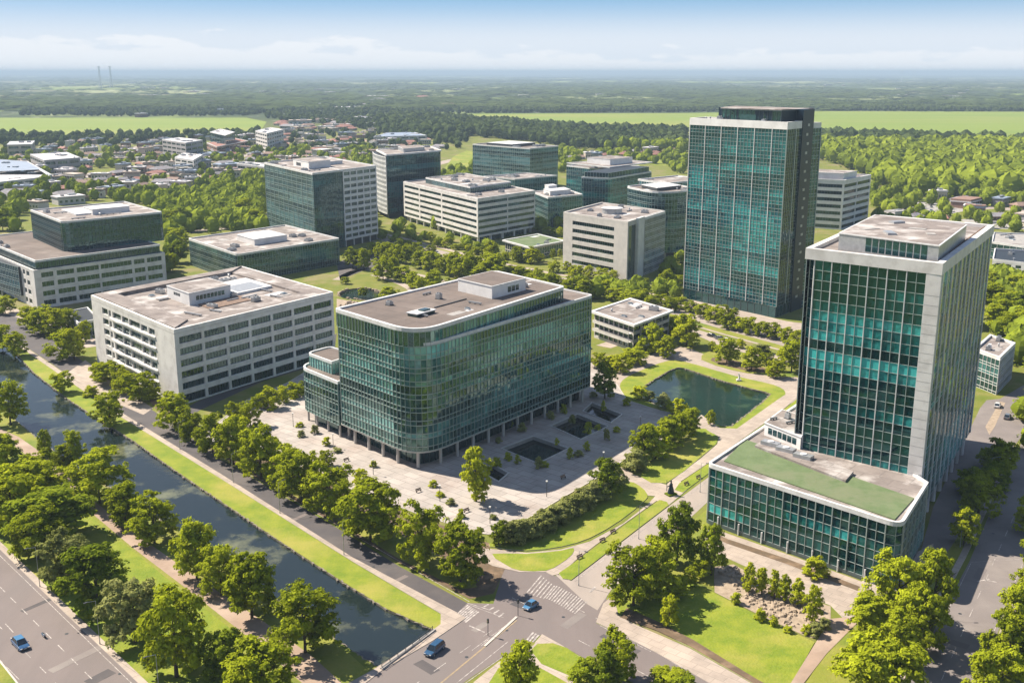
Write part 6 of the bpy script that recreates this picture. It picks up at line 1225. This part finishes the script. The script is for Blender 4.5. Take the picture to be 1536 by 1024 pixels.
def railing(line, label):
    pts = resample([P(*p) for p in line], 2.2); t = thing('bridge_railing', label, 'railing', (pts[0].x, pts[0].y, .1)); mb = MB(); po = MB()
    for a, b in zip(pts[:-1], pts[1:]):
        for z in (.45, 1.0): mb.tube((a.x, a.y, z), (b.x, b.y, z), .05, .05, M['dark'], 5)
    mb.build('rails', t)
    for p in pts: po.tube((p.x, p.y, .1), (p.x, p.y, 1.15), .07, .06, M['dark'], 6)
    po.build('posts', t); base_at(t)
railing([(573, 1003), (612, 976), (649, 946)], 'dark metal railing along the bridge edge where the canal ends')
mb = MB(); a, b = Vector(P(572, 1004)), Vector(P(652, 945)); n = Vector((-(b - a).y, (b - a).x)).normalized() * .3
mb.prism(ccw([tuple(a + n), tuple(a - n), tuple(b - n), tuple(b + n)]), -1.6, .35, M['concrete']); o = mb.build('bridge_abutment'); o['kind'] = 'structure'
mb = MB()
for l, w in ((((727, 969), (775, 925)), .5),):
    a, b = Vector(P(*l[0])), Vector(P(*l[1])); n = Vector((-(b - a).y, (b - a).x)).normalized() * w / 2; mb.prism(ccw([tuple(a + n), tuple(a - n), tuple(b - n), tuple(b + n)]), 0, .14, M['kerb'])
mb.build('traffic_island')['kind'] = 'structure'
def signal(px, py, label, rz=0):
    X, Y = P(px, py); t = thing('traffic_signal', label, 'traffic light', (X, Y, .1), rz, 'traffic signals at the crossing'); mb = MB(); mb.tube((0, 0, 0), (0, 0, 3.4), .07, .06, M['dark']); mb.build('pole', t); b = MB(); b.box((0, 0, 2.6), (.3, .3, .9), M['dark']); bo = b.build('signal_head', t)
    for k, m in enumerate(('red', 'paintw', 'roofg')): l = MB(); l.tube((.15, 0, 2.75 + .28 * k), (.19, 0, 2.75 + .28 * k), .1, .1, M[m if k else 'roofg'], 10); l.build('lamp_lens', bo)
signal(732, 953, 'traffic light on the island facing the bridge street', -2.4); signal(777, 923, 'traffic light at the crossing end of the traffic island', .8)
# sculpture at the path junction
X, Y = P(1006, 742); t = thing('bronze_sculpture', 'dark bronze draped figure sculpture on a small green plinth at the footpath junction', 'sculpture', (X, Y, .16), .6); mb = MB(); mb.prism([(-1.4, -1), (1.3, -1.1), (1.2, 1), (-1.2, 1.1)], 0, .35, M['leafd']); mb.build('plinth', t)
mb = MB(); pr = [(0, .95), (.5, .9), (1.2, .72), (1.9, .5), (2.5, .46), (2.75, .22), (2.95, .2), (3.2, .26), (3.45, .16), (3.55, .02)]; prev = None
for z, r in pr:
    rg = [(math.cos(a * .5236) * r * (1 + .12 * math.sin(a * 1.9)), math.sin(a * .5236) * r * .7, z + .35) for a in range(12)]
    if prev: mb.solid(prev, rg, M['black'], caps=False)
    prev = rg
mb.tube((0, 0, 2.6), (-1.3, .1, 2.3), .16, .1, M['black']); mb.tube((-1.3, .1, 1.2), (-1.4, .1, 4.2), .09, .07, M['black']); mb.build('draped_figure', t)
X, Y = P(1108, 571); t = thing('white_sculpture', 'small pale upright sculpture on the paving at the back edge of the pond', 'sculpture', (X, Y, .05), 0); mb = MB(); mb.box((0, 0, 0), (1.6, 1.6, .5), M['stone']); mb.build('plinth', t); mb = MB(); mb.tube((0, 0, .5), (.2, 0, 1.6), .4, .25, M['coping']); mb.tube((.2, 0, 1.6), (-.2, .1, 2.6), .3, .14, M['coping']); mb.tube((-.2, .1, 2.4), (.6, 0, 3.2), .12, .05, M['coping']); mb.build('carved_stone', t)
def bench(px, py, rz, label, grp):
    X, Y = P(px, py); t = thing('park_bench', label, 'bench', (X, Y, .14), rz, grp); m = MB(); m.box((0, 0, .42), (1.8, .45, .06), M['rust']); m.build('seat', t); m = MB(); m.box((0, .22, .55), (1.8, .05, .38), M['rust']); m.build('backrest', t)
    for s in (-.7, .7): m = MB(); m.box((s, 0, 0), (.08, .4, .42), M['dark']); m.build('leg', t)
for i, (x, y, r) in enumerate([(1048, 718, .75), (1030, 728, .75), (920, 800, .75), (904, 813, .75), (870, 838, .75)]): bench(x, y, r, 'dark wooden bench, %s from the tower end of the street-side lawn strip' % ordn(i + 1), 'benches on the street-side lawns')
# plaza planters and small shrubs
Rp = random.Random(8)
pl = [(748, 664), (762, 690), (776, 696), (808, 702), (816, 700), (835, 668), (858, 636), (882, 650), (897, 645), (826, 628), (845, 620), (905, 618), (890, 596), (940, 608), (880, 676), (910, 660), (925, 648), (766, 640), (783, 648), (800, 600), (700, 712), (790, 622), (745, 700), (855, 688), (868, 684), (720, 715)]
row([(x, y, y - 9 - (i % 4) * 3, 9 + i % 5) for i, (x, y) in enumerate(pl)], 'plaza_shrub', 'little shrub, @ counted from the left pool among the plaza pools', 'shrub', 'shrubs around the plaza pools', ['bushleafg', 'bushleafy', 'coneleafy'])
pl2 = [(450, 640), (452, 655), (490, 668), (505, 678), (560, 700), (472, 650), (660, 744), (676, 757), (692, 776), (740, 778), (650, 730)]
row([(x, y, y - 7 - (i % 3) * 3, 10 + i % 4) for i, (x, y) in enumerate(pl2)], 'plaza_shrub', 'little shrub, @ from the left on the sunny side of the plaza', 'shrub', 'shrubs on the sunny plaza', ['bushleafy', 'bushleafg'])
def patches():
    R = random.Random(12); mb = MB()
    for (x, y, w, l, m) in [(640, 1000, 2.2, 5, 'asphaltd'), (720, 940, 1.5, 4, 'roadm'), (860, 930, 2, 7, 'roadm'), (930, 965, 1.4, 9, 'asphaltd'), (120, 985, 1.8, 12, 'roadm'), (60, 905, 1.2, 8, 'asphaltd'), (150, 1015, 2.4, 5, 'asphaltd'), (940, 838, 2, 6, 'roadm'), (1000, 790, 1.4, 5, 'asphalt'), (1420, 960, 2, 8, 'asphalt'), (1470, 860, 1.8, 6, 'asphalt'), (600, 868, 1.2, 4, 'asphalt'), (450, 775, 1.2, 6, 'asphalt'), (780, 905, 3, 3, 'asphaltd')]:
        X, Y = P(x, y); mb.box((X, Y, -.2), (l, w, .236), M[m], R.choice((.95, -.75, .9)) + R.uniform(-.1, .1))
    for (x, y) in [(700, 985), (760, 945), (845, 925), (100, 950), (180, 1010), (1440, 920), (1490, 800), (560, 850), (380, 732), (975, 808)]:
        X, Y = P(x, y); mb.tube((X, Y, -.2), (X, Y, .040), .35, .35, M['dark'], 12)
    mb.build('road_repairs')['kind'] = 'structure'
patches()
for i, (x, y) in enumerate([(628, 738), (520, 692), (700, 768), (845, 718)]): bench(x, y, .8 if i < 5 else -.8, 'dark wooden bench, %s counted along the open paving of the stone plaza' % ordn(i + 1), 'benches on the stone plaza')
for i, (x, y) in enumerate([(560, 712), (660, 752), (735, 785), (820, 745), (905, 700), (960, 645), (440, 640), (500, 672)]):
    X, Y = P(x, y); t = thing('plaza_lamp', 'short lamp post, %s counted around the outer edge of the plaza' % ordn(i + 1), 'lamp post', (X, Y, .06), 0, 'lamp posts around the plaza'); mb = MB(); mb.tube((0, 0, 0), (0, 0, 4), .09, .06, M['dark']); mb.build('pole', t); mb = MB(); mb.tube((0, 0, 4), (0, 0, 4.35), .2, .28, M['lamp'], 12); mb.build('lamp_head', t)
# loose stones of the rock garden and garden pond
def stones(name, poly, n, smax, seed):
    R = random.Random(seed); q = pg(poly); xs = [p[0] for p in q]; ys = [p[1] for p in q]; mb = MB(); k = 0
    while k < n:
        x = R.uniform(min(xs), max(xs)); y = R.uniform(min(ys), max(ys))
        if not inside(x, y, q): continue
        k += 1; s = R.uniform(.2, smax); lo = [(x + math.cos(a) * s * R.uniform(.7, 1.1), y + math.sin(a) * s * R.uniform(.7, 1.1), 0) for a in (0, 1.2, 2.5, 3.8, 5.1)]; mb.solid(lo, [(x + (p[0] - x) * .6, y + (p[1] - y) * .6, s * R.uniform(.4, .8)) for p in lo], M['rocks'])
    o = mb.build(name); tag(o, name.replace('_', ' ') + ' scattered in the planting bed', 'stones', None, 'stuff')
stones('pale_rock_garden_stones', [(1074, 856), (1100, 850), (1168, 886), (1244, 912), (1219, 952), (1141, 920)], 260, .9, 3); stones('pale_garden_pond_stones', [(505, 470), (508, 455), (530, 452), (555, 458), (570, 475), (540, 482)], 90, 1.6, 4)
# ------------------------------------------------------------------ haze
hz = MB(); hz.box((0, 70000, -3), (320000, 148000, 142), M['core']); ho = hz.build('haze'); ho['kind'] = 'stuff'; ho['label'] = 'thin pale blue summer haze filling the air over the land'; ho['category'] = 'haze'
hm_ = bpy.data.materials.new('haze_air'); hm_.use_nodes = True; nt = hm_.node_tree; nt.nodes.clear(); ou = nt.nodes.new('ShaderNodeOutputMaterial'); pv = nt.nodes.new('ShaderNodeVolumePrincipled')
pv.inputs['Color'].default_value = (.46, .60, .74, 1); pv.inputs['Density'].default_value = 1.0e-4; pv.inputs['Anisotropy'].default_value = 0.0; nt.links.new(pv.outputs[0], ou.inputs['Volume']); ho.data.materials.clear(); ho.data.materials.append(hm_)
S.cycles.volume_bounces = 0
import re as _re
_L = {}
for o in S.objects:
    if o.parent is None and 'label' in o:
        n = len(_re.split(r'[\s-]+', o['label'])); 
        if n > 16: print('LONG', n, o['label'])
        _L.setdefault(o['label'], []).append(o.name)
for k, v in _L.items():
    if len(v) > 1: print('DUP', len(v), k)
print('trees', NT[0], 'far', len(FAR))
